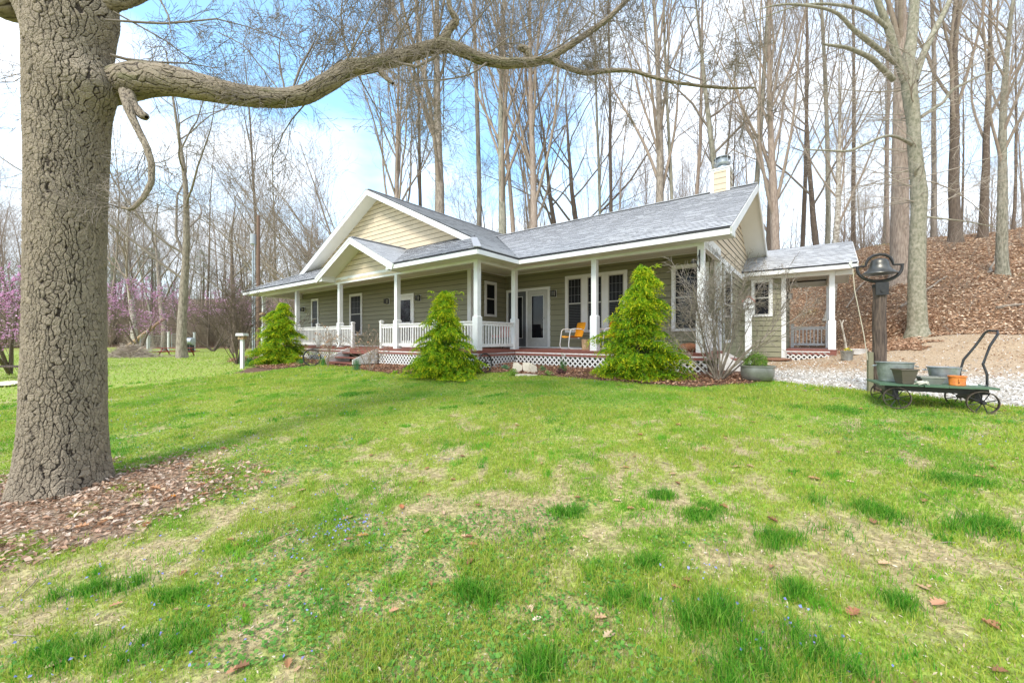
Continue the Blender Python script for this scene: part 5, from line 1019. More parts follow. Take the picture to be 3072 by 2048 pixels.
# ------------------------------------------------------------ bare shrubs
def shrub(name, px, Y, hgt, wd, n, seed, label, rad=.012, m=TWIG, P=None, tips=None, lean=0):
    x = tx(px, Y); t = thing(name, label, 'shrub', (x, Y, zg(x, Y)-.02)); rg = np.random.default_rng(seed); tb = Tubes(); P = P or dict(TWIGB, rmin=.0025); ends = []
    for j in range(n):
        a = rg.uniform(0, 6.28); q = abs(rg.normal(0, .55)); d = nrm(np.array([math.cos(a)*q*wd/hgt+lean, math.sin(a)*q*wd/hgt, 1])); grow(tb, np.array([math.cos(a), math.sin(a), 0])*rg.uniform(.01, .07), d, hgt*rg.uniform(.6, 1.05), rad*rg.uniform(.6, 1.15), 0, P, rg, ends)
    V, Fq = tb.mesh(); obj('stems', rawmesh(name+'_stems', V, Fq, m, True), t)
    if tips:
        E_ = np.array([e[-1] for e in ends]); E_ = E_[rg.random(len(E_)) < tips[0]]; n = len(E_); a = flecks(E_, rg.uniform(*tips[1], n), pick(tips[2], n, r=rg), 1.2, .8, .3, rg); V, F_, c = merge([a]); obj('dry_blossoms', rawmesh(name+'_tips', V, F_, DRY, col=c), t)
    return t
shrub('bare_shrub', 2155, 7.65, 2.0, 3.0, 17, 21, 'many stemmed leafless shrub in front of the right corner of the house', .021, BARKL, dict(TWIGB, n=[6, 6, 4], up=[.05, .04, .03, 0], rmin=.0028, ang=[30, 38, 40], f0=[.35, .2, .1]))
shrub('bare_shrub', 712, 15.5, 3.0, 2.2, 16, 22, 'tall leafless shrub fanning out beside the left birdhouse post', .02, BARKD, dict(TWIGB, n=[6, 5, 3], up=[.0, .03, .03, 0], rmin=.005, ang=[24, 30, 35], f0=[.3, .2, .1]))
DRYC = [(.55, .35, .22), (.45, .25, .15), (.65, .5, .36)]
shrub('dry_hydrangea', 1112, 11.4, 1.25, 1.3, 7, 23, 'tan leafless hydrangea beside the front steps', .013, TWIGW, dict(TWIGB, n=[4, 4, 2], rmin=.004, ang=[45, 45, 45]), (.3, (.03, .07), DRYC))
shrub('dry_hydrangea', 985, 13.0, 1.3, 1.4, 7, 24, 'thin leafless hydrangea with dried flower heads before the left railing', .012, TWIGW, dict(TWIGB, n=[4, 4, 2], rmin=.004, ang=[45, 45, 45]), (.4, (.04, .08), DRYC))
# ------------------------------------------------------------ small plants
def clump(name, px, Y, hgt, wd, n, cols, seed, label, flower=None, broad=False, w_=.010):
    x = tx(px, Y); t = thing(name, label, 'plant', (x, Y, zg(x, Y))); rg = np.random.default_rng(seed); a = rg.uniform(0, 6.28, n); q = np.abs(rg.normal(0, .4, n))*wd/2; P = np.stack([q*np.cos(a), q*np.sin(a), np.zeros(n)], 1)
    if broad: P[:, 2] = rg.uniform(.1, 1, n)*hgt*(1-.5*(q/wd*2)**2); D = flecks(P, rg.uniform(.03, .06, n), pick(cols, n, r=rg), .8, .7, .15, rg)
    else: D = blades(P, hgt*rg.uniform(.6, 1.1, n), np.full(n, w_), pick(cols, n, r=rg), .28, rg)
    V, F_, c = merge([D]); obj('leaves', rawmesh(name+'_leaves', V, F_, LEAF, col=c), t)
    if flower:
        mb = MB()
        for _ in range(flower[0]):
            a = rg.uniform(0, 6.28); r_ = rg.uniform(0, wd*.45); fx, fy, fz = r_*math.cos(a), r_*math.sin(a), hgt*rg.uniform(.9, 1.15); mb.tube([(fx*.5, fy*.5, 0), (fx, fy, fz)], .003, 4)
            for k in range(6): b = k*math.pi/3; mb.add([(fx, fy, fz), (fx+.018*math.cos(b-.4), fy+.02, fz+.018*math.sin(b-.4)), (fx+.04*math.cos(b), fy-.01, fz+.04*math.sin(b)), (fx+.018*math.cos(b+.4), fy+.02, fz+.018*math.sin(b+.4))], [(0, 1, 2, 3)])
            mb.lathe([(.012, 0), (.018, .03)], (fx, fy-.03, fz), 8, axis='y')
        mb.build('flower', mat(flower[1], flower[2], .5), t)
GL = [(.08, .24, .05), (.11, .30, .06), (.15, .33, .07)]
YEL = ('daffodil_yellow', (.85, .62, .02)); WH = ('daffodil_white', (.8, .8, .72))
clump('daffodil_clump', 970, 13.4, .34, .5, 110, GL, 1, 'daffodils in yellow flower left of the front steps', (3,)+YEL)
clump('daffodil_clump', 905, 13.8, .3, .6, 110, GL, 2, 'low daffodil leaves with one yellow bloom at the foot of the left evergreen', (1,)+YEL)
clump('iris_clump', 1070, 11.7, .36, .26, 80, [(.10, .26, .12), (.14, .30, .13)], 3, 'upright blue green iris leaves right at the front steps', w_=.014)
clump('daffodil_clump', 750, 14.6, .4, .8, 160, [(.06, .20, .05), (.09, .24, .06)], 4, 'dark leaved daffodils with white blooms behind the left birdhouse post', (6,)+WH)
clump('daffodil_clump', 1688, 9.7, .40, .36, 70, [(.08, .20, .05), (.10, .24, .06)], 5, 'dark arching daffodil leaves below the first orange chair', (2,)+WH, w_=.009)
clump('leafy_perennial', 1515, 10.3, .13, .35, 120, [(.22, .38, .20), (.16, .32, .14)], 6, 'pale green low plant by the lattice left of the stone slabs', broad=True)
clump('leafy_perennial', 1540, 9.3, .16, .3, 120, [(.30, .45, .08), (.22, .38, .06)], 7, 'bright green low plant in front of the stone slabs', broad=True)
clump('heather_mound', 1683, 9.15, .14, .34, 200, [(.14, .06, .06), (.20, .10, .09)], 8, 'dark purple brown mound in the bed below the first orange chair', broad=True)
clump('leafy_perennial', 1645, 9.0, .12, .3, 110, [(.28, .36, .10), (.20, .32, .07)], 9, 'small yellow green plant at the bed edge left of the purple mound', broad=True)
clump('leafy_perennial', 1628, 9.95, .14, .3, 100, [(.22, .36, .15), (.16, .30, .1)], 10, 'small green plant by the lattice right of the stone slabs', broad=True)
# ------------------------------------------------------------ stone slabs
def slab_stone(px, Y, w_, h_, tilt, rz, label, flat=False, seed=0):
    rr = random.Random(seed); x = tx(px, Y); z = zg(x, Y); n = 7; poly = []
    for i in range(n): a = 2*math.pi*(i+.5)/n+rr.uniform(-.2, .2); c, s_ = math.cos(a), math.sin(a); k = 1/max(abs(c), abs(s_))*rr.uniform(.86, 1); poly.append((c*k*w_/2, s_*k*h_/2+h_/2))
    mb = MB(); th = .035; rot = Matrix.Rotation(rz, 3, 'Z') @ Matrix.Rotation(tilt, 3, 'X')
    mb.prism(poly, lambda a, b, d: tuple(rot @ Vector((a, d, b-.03))), 0, th) if not flat else mb.prism([(a, b-h_/2) for a, b in poly], lambda a, b, d: tuple(Matrix.Rotation(rz, 3, 'Z') @ Vector((a, b, d))), -.01, th)
    o = mb.build('stone_slab', STONE, None, (0, 0, 0), False, (x, Y, z)); tag(o, label, 'stone', 'stone slabs in the flower bed'); bv = o.modifiers.new('bevel', 'BEVEL'); bv.width = .006; bv.segments = 2
slab_stone(1553, 9.75, .26, .30, -.25, .1, 'square pale stone slab standing left of two others by the lattice', seed=1)
slab_stone(1582, 9.75, .25, .30, -.25, -.05, 'square pale stone slab standing in the middle of three by the lattice', seed=2)
slab_stone(1604, 9.6, .22, .26, -.3, .6, 'pointed pale stone slab leaning at the right of three by the lattice', seed=5)
slab_stone(1570, 9.25, .42, .2, 0, .2, 'larger flat pale stone lying in front of the upright slabs', True, 4); slab_stone(1597, 9.15, .25, .14, 0, -.3, 'smaller flat pale stone lying right of the larger one', True, 6)
# decorative wheels leaning at the lattice
def deco_wheel(px, Y, r, label, rz=.3, seed=0):
    x = tx(px, Y); t = thing('ornament', label, 'wheel', (x, Y, zg(x, Y)), rz); mb = MB(); q = [(r*math.cos(a), -.10+.06*(r+r*math.sin(a)), r+r*math.sin(a)) for a in np.arange(32)*math.pi/16]; mb.tube(q, .022, 6, closed=True); mb.build('rim', IRONR if seed else BLACK, t); mb = MB()
    for a in np.arange(8)*math.pi/4: mb.tube([(0, -.10+.06*r, r), q[int(a/(math.pi/16)+.5) % 32]], .009, 5)
    mb.build('spokes', BLACK, t); mb = MB(); mb.lathe([(.0, -.05), (.035, -.04), (.035, .04), (0, .05)], (0, -.10+.06*r, r), 10, axis='y'); mb.build('hub', BLACK, t)
deco_wheel(1448, 10.0, .24, 'dark iron wheel leaning by the lattice right of the middle evergreen', .9); deco_wheel(938, 13.7, .28, 'green black iron wheel leaning on the porch skirt near the left evergreen', .2)
# ------------------------------------------------------------ porch furniture
zdk = ZD+H
def lawn_chair(s, t, ang, label):
    x, y = st2xy(s, t); c = thing('lawn_chair', label, 'chair', (x, y, zdk), ang, 'orange metal lawn chairs on the porch'); W = .27   # local x forward
    mb = MB(); n = 12
    def shell(ctrl, wf, nm):
        V, nu, nv = [], 9, len(ctrl)
        for d in (0, .012):
            for i, (px_, pz_) in enumerate(ctrl):
                for j in range(nu): u = j/(nu-1)*2-1; ww = wf(i/(nv-1)); V.append((px_+.035*u*u*(1 if nm == 'back' else -.2)-d*(.9 if nm == 'back' else .1), u*ww, pz_+(.03*u*u if nm == 'seat' else 0)-d*.3))
        fc = [(i*nu+j, i*nu+j+1, (i+1)*nu+j+1, (i+1)*nu+j) for i in range(nv-1) for j in range(nu-1)]; m_ = nu*nv; fc += [tuple(q+m_ for q in f)[::-1] for f in fc]
        ed = [(0*nu+j, j+1) for j in range(nu-1)]+[((nv-1)*nu+j+1, (nv-1)*nu+j) for j in range(nu-1)]+[((i+1)*nu, i*nu) for i in range(nv-1)]+[(i*nu+nu-1, (i+1)*nu+nu-1) for i in range(nv-1)]; fc += [(a, b, b+m_, a+m_) for a, b in ed]
        m = MB(); m.add(V, fc); m.build(nm, ORANGE, c, smooth=True)
    shell([(.30, .345), (.28, .37), (.2, .375), (.1, .365), (0, .355), (-.12, .35), (-.17, .36)], lambda f: .25-.02*f, 'seat')
    shell([(-.13, .37), (-.16, .45), (-.19, .55), (-.215, .65), (-.235, .73), (-.25, .785), (-.257, .81)], lambda f: .22+.04*math.sin(f*2.4)-.10*max(0, f-.75)**2*16*.5, 'backrest')
    for sgn in (-1, 1):
        m = MB(); y = sgn*.275; m.tube([(-.20, y*.9, .56), (-.1, y, .60), (.1, y, .61), (.22, y, .60), (.27, y, .56), (.29, y, .45), (.31, y, .3), (.33, y, .15), (.32, y, .06), (.27, y, .02), (.15, y, .012), (-.1, y, .012), (-.25, y, .014), (-.32, y, .03)], .0135, 8); m.build('side_frame', WHITE, c, smooth=True)
    m = MB(); m.tube([(-.31, -.27, .03), (-.33, 0, .035), (-.31, .27, .03)], .0135, 8); m.tube([(-.02, -.27, .33), (-.02, .27, .33)], .011, 6); m.build('cross_bar', WHITE, c, smooth=True)
s_, _ = onT(1722, 10.55); lawn_chair(s_, 10.55, math.radians(200), 'orange metal lawn chair with white tube arms below the first of the three windows')
s_, _ = onT(1822, 10.55); lawn_chair(s_, 10.55, math.radians(200), 'orange metal lawn chair half hidden behind the largest golden evergreen')
x, y = st2xy(onT(1758, 10.25)[0], 10.25); mb = MB(); mb.lathe([(.0, 0), (.12, 0), (.115, .15), (.12, .30), (.0, .30)], (0, 0, 0), 14, wave=lambda a, z: .08*math.sin(a*4+z*9)); tag(mb.build('wood_stump', WOODR, None, (0, 0, 0), False, (x, y, zdk)), 'split wood block standing on the deck between post and orange chair', 'wood block')
def lump(name, s, t, z, dims, m, label, cat, seed):
    x, y = st2xy(s, t); r_ = np.random.default_rng(seed); nu, nv = 28, 14; A, B = np.meshgrid(np.arange(nu)*2*np.pi/nu, np.linspace(-np.pi/2, np.pi/2, nv)); k = 1+.28*(fbm(np.cos(A)*1.5+5, B*1.5+np.sin(A)+seed, seed, 3)-.5)*2
    V = np.stack([np.cos(A)*np.cos(B)*dims[0]*k, np.sin(A)*np.cos(B)*dims[1]*k, np.maximum(np.sin(B)*dims[2]*k+dims[2]*.75, 0)], -1).reshape(-1, 3); i = np.arange((nv-1)*nu).reshape(nv-1, nu); Q = np.stack([i, np.roll(i, -1, 1), np.roll(i, -1, 1)+nu, i+nu], -1).reshape(-1, 4)
    o = obj(name, rawmesh(name, V, [Q], m, True), None, (x, y, z)); o.rotation_euler = (0, 0, TH-math.pi/2); return tag(o, label, cat)
lump('brown_bundle', onT(2066, 9.75)[0], 9.75, zdk, (.24, .15, .12), BROWNF, 'reddish brown rounded bundle on the deck edge beside the right corner post', 'bundle', 4)
# red seat, dark pot things behind the railing
def red_seat(s, t, ang, label):
    x, y = st2xy(s, t); c = thing('porch_chair', label, 'chair', (x, y, zdk), ang); REDC = mat('red_cushion', (.42, .04, .02), .7)
    m = MB(); m.box(-.25, .25, -.27, .27, .30, .36); m.build('seat_frame', BLACK, c); m = MB(); m.box(-.24, .24, -.26, .26, .362, .44); m.build('cushion', REDC, c); m = MB(); m.prism([(-.26, .4), (-.20, .4), (-.30, .86), (-.36, .86)], lambda a, b, d: (a, d, b), -.26, .26); m.build('backrest', REDC, c)
    for a in (-.23, .23):
        for b in (-.25, .25): m = MB(); m.tube([(a, b, .3), (a*1.1, b*1.1, 0)], .014, 6); m.build('leg', BLACK, c)
red_seat(-8.35, 10.35, math.radians(230), 'red cushioned seat behind the short side railing of the porch')
x, y = st2xy(onT(1300, 8.9)[0], 8.9); t = thing('porch_table', 'small dark table with red flower pots behind the railing by the storm door', 'table', (x, y, zdk)); m = MB(); m.lathe([(0, .5), (.3, .5), (.3, .53), (0, .53)], (0, 0, 0), 20); m.build('top', BLACK, t)
for a in (0, 2.1, 4.2): m = MB(); m.tube([(.05*math.cos(a), .05*math.sin(a), .5), (.28*math.cos(a), .28*math.sin(a), 0)], .012, 6); m.build('leg', BLACK, t)
# ------------------------------------------------------------ birdhouses
def birdhouse(px, Y, hgt, pw, bw, bh, label, style, rz=0):
    x = tx(px, Y); z = zg(x, Y); t = thing('birdhouse', label, 'birdhouse', (x, Y, z), rz); m = MB(); m.box(-pw/2, pw/2, -pw/2, pw/2, 0, hgt); m.build('post', WHITE, t)
    if style == 'flat':
        m = MB(); m.box(-bw/2, bw/2, -bw/2, bw/2, hgt, hgt+bh); m.build('box', PINK if False else WOODR, t); m = MB(); m.prism([(-bw*.75, hgt+bh-.02), (bw*.75, hgt+bh-.02), (bw*.62, hgt+bh+.07), (-bw*.62, hgt+bh+.07)], lambda a, b, d: (a, d, b), -bw*.8, bw*.7); m.build('lid', WHITEW, t)
    else:
        m = MB(); m.prism([(-bw/2, hgt), (bw/2, hgt), (bw/2, hgt+bh), (0, hgt+bh+bw*.5), (-bw/2, hgt+bh)], lambda a, b, d: (a, d, b), -bw/2, bw/2); m.build('box', WHITE, t)
        for sg in (-1, 1): m = MB(); m.prism([(0, hgt+bh+bw*.5), (sg*bw*.68, hgt+bh-bw*.14), (sg*bw*.68, hgt+bh-bw*.14+.025), (0, hgt+bh+bw*.5+.03)], lambda a, b, d: (a, d, b), -bw*.62, bw*.55); m.build('roof_board', PINK, t)
    m = MB(); m.lathe([(0, 0), (.022, 0), (.022, .004)], (0, -bw/2-.002, hgt+bh*.55), 12, axis='y'); m.build('entry_hole', DARK, t)
birdhouse(727, 13.7, 1.03, .095, .19, .14, 'flat lidded wooden birdhouse on a white post left of the evergreens', 'flat')
birdhouse(2245, 8.9, 1.45, .13, .19, .16, 'white birdhouse with faded red roof on a post at the house corner', 'gable', -.5)
x, y = st2xy(PS-4*PD+.16, PTL-.12); t = thing('bird_feeder', 'small hanging feeder with a domed tan lid on the leftmost porch post', 'bird feeder', (x, y, zdk+1.35)); m = MB(); m.lathe([(0, .25), (.13, .20), (.155, .12), (.15, .115), (0, .14)], (0, 0, 0), 16); m.build('lid', WOODR, t); m = MB(); m.lathe([(0, -.12), (.05, -.12), (.05, .12)], (0, 0, 0), 12); m.build('seed_tube', LAMPG, t)
# utility pole with conduits, left of the house
Yp = 24.5; x = tx(775, Yp); z = zg(x, Yp); t = thing('utility_pole', 'brown utility pole with silver conduit pipes beyond the left end of the house', 'pole', (x, Yp, z)); m = MB(); m.tube([(0, 0, 0), (0, 0, 8.7)], [.13, .09], 12); m.build('pole', mat('pole_brown', (.20, .12, .08), .8), t, smooth=True)
for a, r_ in ((-.28, .05), (-.16, .035)): m = MB(); m.tube([(a, -.1, 0), (a, -.1, 6.5 if a < -.2 else 7.2)], r_, 10); m.build('conduit', STEEL, t, smooth=True)
m = MB(); m.lathe([(0, 6.9), (.16, 6.9), (.16, 7.5), (0, 7.55)], (-.25, -.12, 0), 14); m.build('transformer', mat('transformer_grey', (.4, .42, .43), .5), t)
# ------------------------------------------------------------ bell post
BYp = 6.0; bx = tx(2638, BYp); bz = zg(bx, BYp); bp = thing('bell_post', 'old cast iron farm bell in its yoke on a dark wooden post behind the cart', 'bell', (bx, BYp, bz), -math.atan2(bx, BYp)*.55)
ph = .834+H-bz
m = MB(); zz = np.linspace(-.1, ph, 9); m.tube([(0.004*math.sin(i*2), 0, z) for i, z in enumerate(zz)], np.linspace(.088, .078, 9), 22); m.build('pole', POLEW, bp, smooth=True)
m = MB(); m.box(-.145, -.085, -.05, .02, -.1, .62); m.build('side_post', OLIVEW, bp)
m = MB(); m.lathe([(0, ph), (.085, ph), (.085, ph-.045), (.08, ph-.05)], (0, 0, 0), 22); m.box(-.075, .075, -.105, -.078, ph-.17, ph+.02); m.lathe([(.0, 0), (.022, 0), (.018, .012), (0, .014)], (0, -.119, ph-.11), 10, axis='y'); m.build('bracket', BLACK, bp, smooth=False)
m = MB(); cz = ph+.235; W_ = .255; q = []
for a in np.linspace(math.radians(172), math.radians(368), 26): q.append((W_*math.cos(a)*1.04, -.0, cz+.015+.205*math.sin(a)))
m.tube(q, np.interp(np.linspace(0, 1, len(q)), [0, .5, 1], [.018, .028, .018]), 8); m.build('cradle', BLACK, bp, smooth=True)
m = MB(); yz = cz+.045; m.tube([(-W_-.07, 0, yz), (-W_+.02, 0, yz+.005), (-.165, 0, yz+.01), (-.15, 0, yz+.07), (-.125, 0, yz+.125), (-.07, 0, yz+.165), (0, 0, yz+.175), (.07, 0, yz+.165), (.125, 0, yz+.125), (.15, 0, yz+.07), (.165, 0, yz+.01), (W_+.03, 0, yz+.005)], [.014, .014, .016, .019, .021, .021, .022, .021, .021, .019, .016, .014], 8); m.build('yoke', BLACK, bp, smooth=True)
m = MB(); prof = [(0, .20), (.05, .198), (.078, .185), (.092, .16), (.098, .12), (.106, .08), (.125, .045), (.158, .015), (.185, -.005), (.188, -.015), (.178, -.012), (.15, .008), (.115, .035), (.095, .08), (.085, .14), (.05, .175), (0, .178)]; m.lathe([(r_*1.14, yz-.105+z_*1.08) for r_, z_ in prof], (0, 0, 0), 36); m.build('bell', mat('bell_bronze_iron', (.12, .115, .10), .36, metal=.7, c2=(.065, .06, .05), scale=7, amt=.7), bp, smooth=True)
m = MB(); m.tube([(0, 0, yz+.06), (0, 0, yz-.07)], .009, 6); m.lathe([(0, -.02), (.02, -.008), (.022, .005), (0, .022)], (0, 0, yz-.08), 10); m.build('clapper', BLACK, bp)
m = MB(); m.tube([(-W_-.065, -.0, yz-.02), (-W_-.05, -.02, yz-.35), (-.20, -.04, .9), (-.155, -.05, .5)], .006, 6); m.build('rope', mat('rope_fibre', (.55, .48, .36), .8), bp)
m = MB(); m.tube([(-W_-.07, 0, yz), (-W_-.10, 0, yz+.05), (-W_-.085, 0, yz+.10)], [.014, .018, .022], 8); m.build('rope_knot', mat('white_knot', (.7, .68, .62), .7), bp)
# ------------------------------------------------------------ cart with its pots
cax = -.55; CX, CYc = 5.36, 5.10; cz0 = zg(CX, CYc)-.025; cart = thing('garden_cart', 'low garden cart with a green plank top and four rusty spoked wheels', 'cart', (CX, CYc, cz0), cax)
DH = .305
m = MB(); xx = -.52
for i in range(5):
    w_ = .21; d_ = random.uniform(-.02, .02); m.box(xx, xx+w_-.004, -.345+d_, .345+d_, DH-.012+i*.0004, DH+.006+i*.0004+random.uniform(0, .004)); xx += w_
m.build('plank_top', GPAINT, cart)
m = MB(); m.box(-.44, .48, -.22, .22, DH-.085, DH-.013); m.box(-.37, -.31, -.24, .24, .14, DH-.086); m.box(.36, .42, -.24, .24, .14, DH-.086); m.build('frame', BLACK, cart)
def cwheel(x, y, r, w_, sp=8):
    m = MB(); k = 36; V = []
    for (rr, yy) in ((r, -w_/2), (r, w_/2), (r-.007, w_/2), (r-.007, -w_/2)):
        for j in range(k): a = 2*math.pi*j/k; V.append((x+rr*math.cos(a), y+yy, r+rr*math.sin(a)))
    m.add(V, [(i*k+j, i*k+(j+1) % k, ((i+1) % 4)*k+(j+1) % k, ((i+1) % 4)*k+j) for i in range(4) for j in range(k)]); wh = m.build('wheel', IRONR, cart)
    m = MB()
    for j in range(sp): a = 2*math.pi*j/sp+.3; m.tube([(x+.02*math.cos(a), y, r+.02*math.sin(a)), (x+(r-.006)*math.cos(a), y, r+(r-.006)*math.sin(a))], .0055, 5)
    m.build('spokes', BLACK, wh); m = MB(); m.lathe([(0, -.045), (.018, -.045), (.026, -.02), (.026, .02), (.018, .045), (0, .045)], (x, y, r), 12, axis='y'); m.build('hub', BLACK, wh)
for x, y in ((-.34, -.30), (.40, -.30), (-.34, .32), (.40, .32)): cwheel(x, y, .135, .045)
m = MB(); m.tube([(-.34, -.31, .135), (-.34, .33, .135)], .012, 6); m.tube([(.40, -.31, .135), (.40, .33, .135)], .012, 6); m.build('axles', BLACK, cart)
# T handle frame: a bent pipe hoop at the right end
m = MB(); hp = [(.42, -.12, .15), (.50, -.11, .33), (.50, -.11, .46), (.47, -.10, .58), (.53, -.09, .80), (.60, -.08, .95), (.605, -.05, .98), (.575, .07, .985), (.555, .10, .965), (.48, .12, .80), (.38, .13, .62), (.35, .14, .46), (.36, .14, .33), (.40, .14, .16)]
m.tube(hp, .0135, 8); m.build('handle', mat('black_pipe', (.05, .05, .052), .4, metal=.4), cart, smooth=True)
E3 = (math.cos(cax), math.sin(cax)); N3 = (-math.sin(cax), math.cos(cax))
def cpos(l, n_, z=0): return (CX+E3[0]*l+N3[0]*n_, CYc+E3[1]*l+N3[1]*n_, cz0+DH+.010+z)
def tub(name, l, n_, r0, r1, h, m_, label, cat, ell=1.0, wave=None, handles=True, soil=.02):
    p = cpos(l, n_); t = thing(name, label, cat, p, cax); m = MB(); e = (1, ell); m.lathe([(0, .003), (r0, .003), (r0*1.01, .02), ((r0*.6+r1*.4), h*.35), (r1, h*.97), (r1+.012, h), (r1+.012, h+.008), (r1-.004, h+.004), (r1-.01, h*.9), (r0*.96, .02), (0, .02)], (0, 0, 0), 72, ell=e, wave=wave); m.build('tub', m_, t, smooth=True)
    m = MB(); m.lathe([(0, h*.93), (r1*.5, h*.96+.01), (r1*.96, h*.9)], (0, 0, 0), 24, ell=e, wave=lambda a, z: .02*math.sin(a*7)); m.build('soil', SOIL, t, smooth=True)
    if handles:
        for sg in (-1, 1): m = MB(); m.tube([(sg*(r1+.0), -.045, h*.86), (sg*(r1+.035), -.035, h*.80), (sg*(r1+.035), .035, h*.80), (sg*(r1), .045, h*.86)], .006, 6); m.build('handle', STEEL, t)
    return t
tub('wash_tub', -.27, .10, .160, .19, .25, ZINC, 'largest ribbed zinc wash tub of soil at the left end of the cart', 'tub', .8, wave=lambda a, z: .018*(math.sin(a*30) > .2) if .03 < z < .22 else 0)
tub('wash_tub', .215, .17, .12, .155, .20, STEEL, 'smaller blue grey galvanised tub heaped with brown soil on the cart', 'tub', .85)
def sqpot(name, l, n_, b, tp, h, m_, label, rz=0, b2=None, t2=None, lip=.008):
    p = cpos(l, n_); t = thing(name, label, 'planter', p, cax+rz); b2 = b2 or b; t2 = t2 or tp; m = MB(); th = .006
    for k in range(4):
        z0_, z1_ = h*k/4, h*(k+1)/4; f0, f1 = k/4, (k+1)/4; a0, a1 = b+(tp-b)*f0, b+(tp-b)*f1; c0_, c1_ = b2+(t2-b2)*f0, b2+(t2-b2)*f1
        m.add([(-a0, -c0_, z0_), (a0, -c0_, z0_), (a0, c0_, z0_), (-a0, c0_, z0_), (-a1-.002, -c1_-.002, z1_), (a1+.002, -c1_-.002, z1_), (a1+.002, c1_+.002, z1_), (-a1-.002, c1_+.002, z1_)], [(0, 1, 5, 4), (1, 2, 6, 5), (2, 3, 7, 6), (3, 0, 4, 7)]+([(0, 3, 2, 1)] if k == 0 else []))
    for sx_, sy_ in ((1, 0), (-1, 0)): m.box(sx_*(tp+.0)-.008, sx_*tp+.008, -t2-.008, t2+.008, h-.012, h+.004)
    for sy_ in (1, -1): m.box(-tp+.0081, tp-.0081, sy_*t2-.008, sy_*t2+.008, h-.0115, h+.0035)
    m.build('pot', m_, t); m = MB(); m.box(-tp+.009, tp-.009, -t2+.009, t2-.009, h-.05, h-.012); m.build('soil', SOIL, t)
sqpot('square_planter', -.25, -.22, .058, .09, .185, POTB, 'brown square tapered planter in front of the largest tub', .35)
sqpot('loaf_planter', .02, -.08, .085, .112, .09, mat('dull_tin', (.38, .38, .33), .45, metal=.5, c2=(.26, .26, .22)), 'low rectangular tin planter in the middle of the cart', .1, .06, .078)
p = cpos(.242, -.14); t = thing('enamel_pot', 'round orange enamel pot with rusty edges near the right end of the cart', 'pot', p, cax); m = MB(); m.lathe([(0, .002), (.072, .002), (.074, .015), (.072, .02), (.077, .1), (.085, .105), (.085, .117), (.075, .118), (.07, .02), (0, .02)], (0, 0, 0), 30); m.build('pot', RUSTOR, t, smooth=True); m = MB(); m.tube([(-.01, -.079, .09), (-.01, -.095, .08), (-.01, -.095, .05), (-.01, -.078, .035)], .007, 6); m.build('handle', RUSTOR, t)
# small frog figure and folded white cloth
p = cpos(-.11, -.28); t = thing('frog_figure', 'small pale stone frog figure lying on the front edge of the cart', 'figurine', p, cax+.3); mm_ = mat('pale_cast_stone', (.52, .50, .40), .8, c2=(.38, .37, .28), scale=30); tb = Tubes()
ob = MB(); ob.lathe([(0, -.055), (.014, -.05), (.024, -.02), (.026, .01), (.018, .035), (.02, .05), (.015, .068), (0, .075)], (0, 0, .024), 14, axis='x'); 
for sg in (-1, 1): ob.tube([(-.03, sg*.018, .02), (-.005, sg*.04, .02), (-.04, sg*.045, .008), (-.06, sg*.05, .005)], .007, 6); ob.tube([(.035, sg*.015, .02), (.045, sg*.032, .010), (.06, sg*.035, .005)], .005, 6); ob.lathe([(0, -.006), (.007, 0), (0, .007)], (.055, sg*.012, .042), 8)
ob.build('body', mm_, t, smooth=True)
p = cpos(.36, .02); m = MB(); nx = 14; V = [(-.09+.18*i/(nx-1), -.06+.12*j/(nx-1), .012+.012*math.sin(i*1.3)*math.cos(j*1.1)+.05*math.exp(-((i-5)**2+(j-8)**2)/9)) for i in range(nx) for j in range(nx)]; V += [(a, b, .0) for a, b, c in V]; fc = [(i*nx+j, i*nx+j+1, (i+1)*nx+j+1, (i+1)*nx+j) for i in range(nx-1) for j in range(nx-1)]; fc += [tuple(q+nx*nx for q in f)[::-1] for f in fc]; bd = [i for i in range(nx)]+[i*nx+nx-1 for i in range(1, nx)]+[(nx-1)*nx+j for j in range(nx-2, -1, -1)]+[i*nx for i in range(nx-2, 0, -1)]; fc += [(bd[i], bd[(i+1) % len(bd)], bd[(i+1) % len(bd)]+nx*nx, bd[i]+nx*nx) for i in range(len(bd))]; m.add(V, fc); o = m.build('white_cloth', WHITEW, None, (0, 0, 0), True, p); o.rotation_euler = (0, 0, cax); tag(o, 'crumpled white cloth behind the orange pot on the cart', 'cloth')
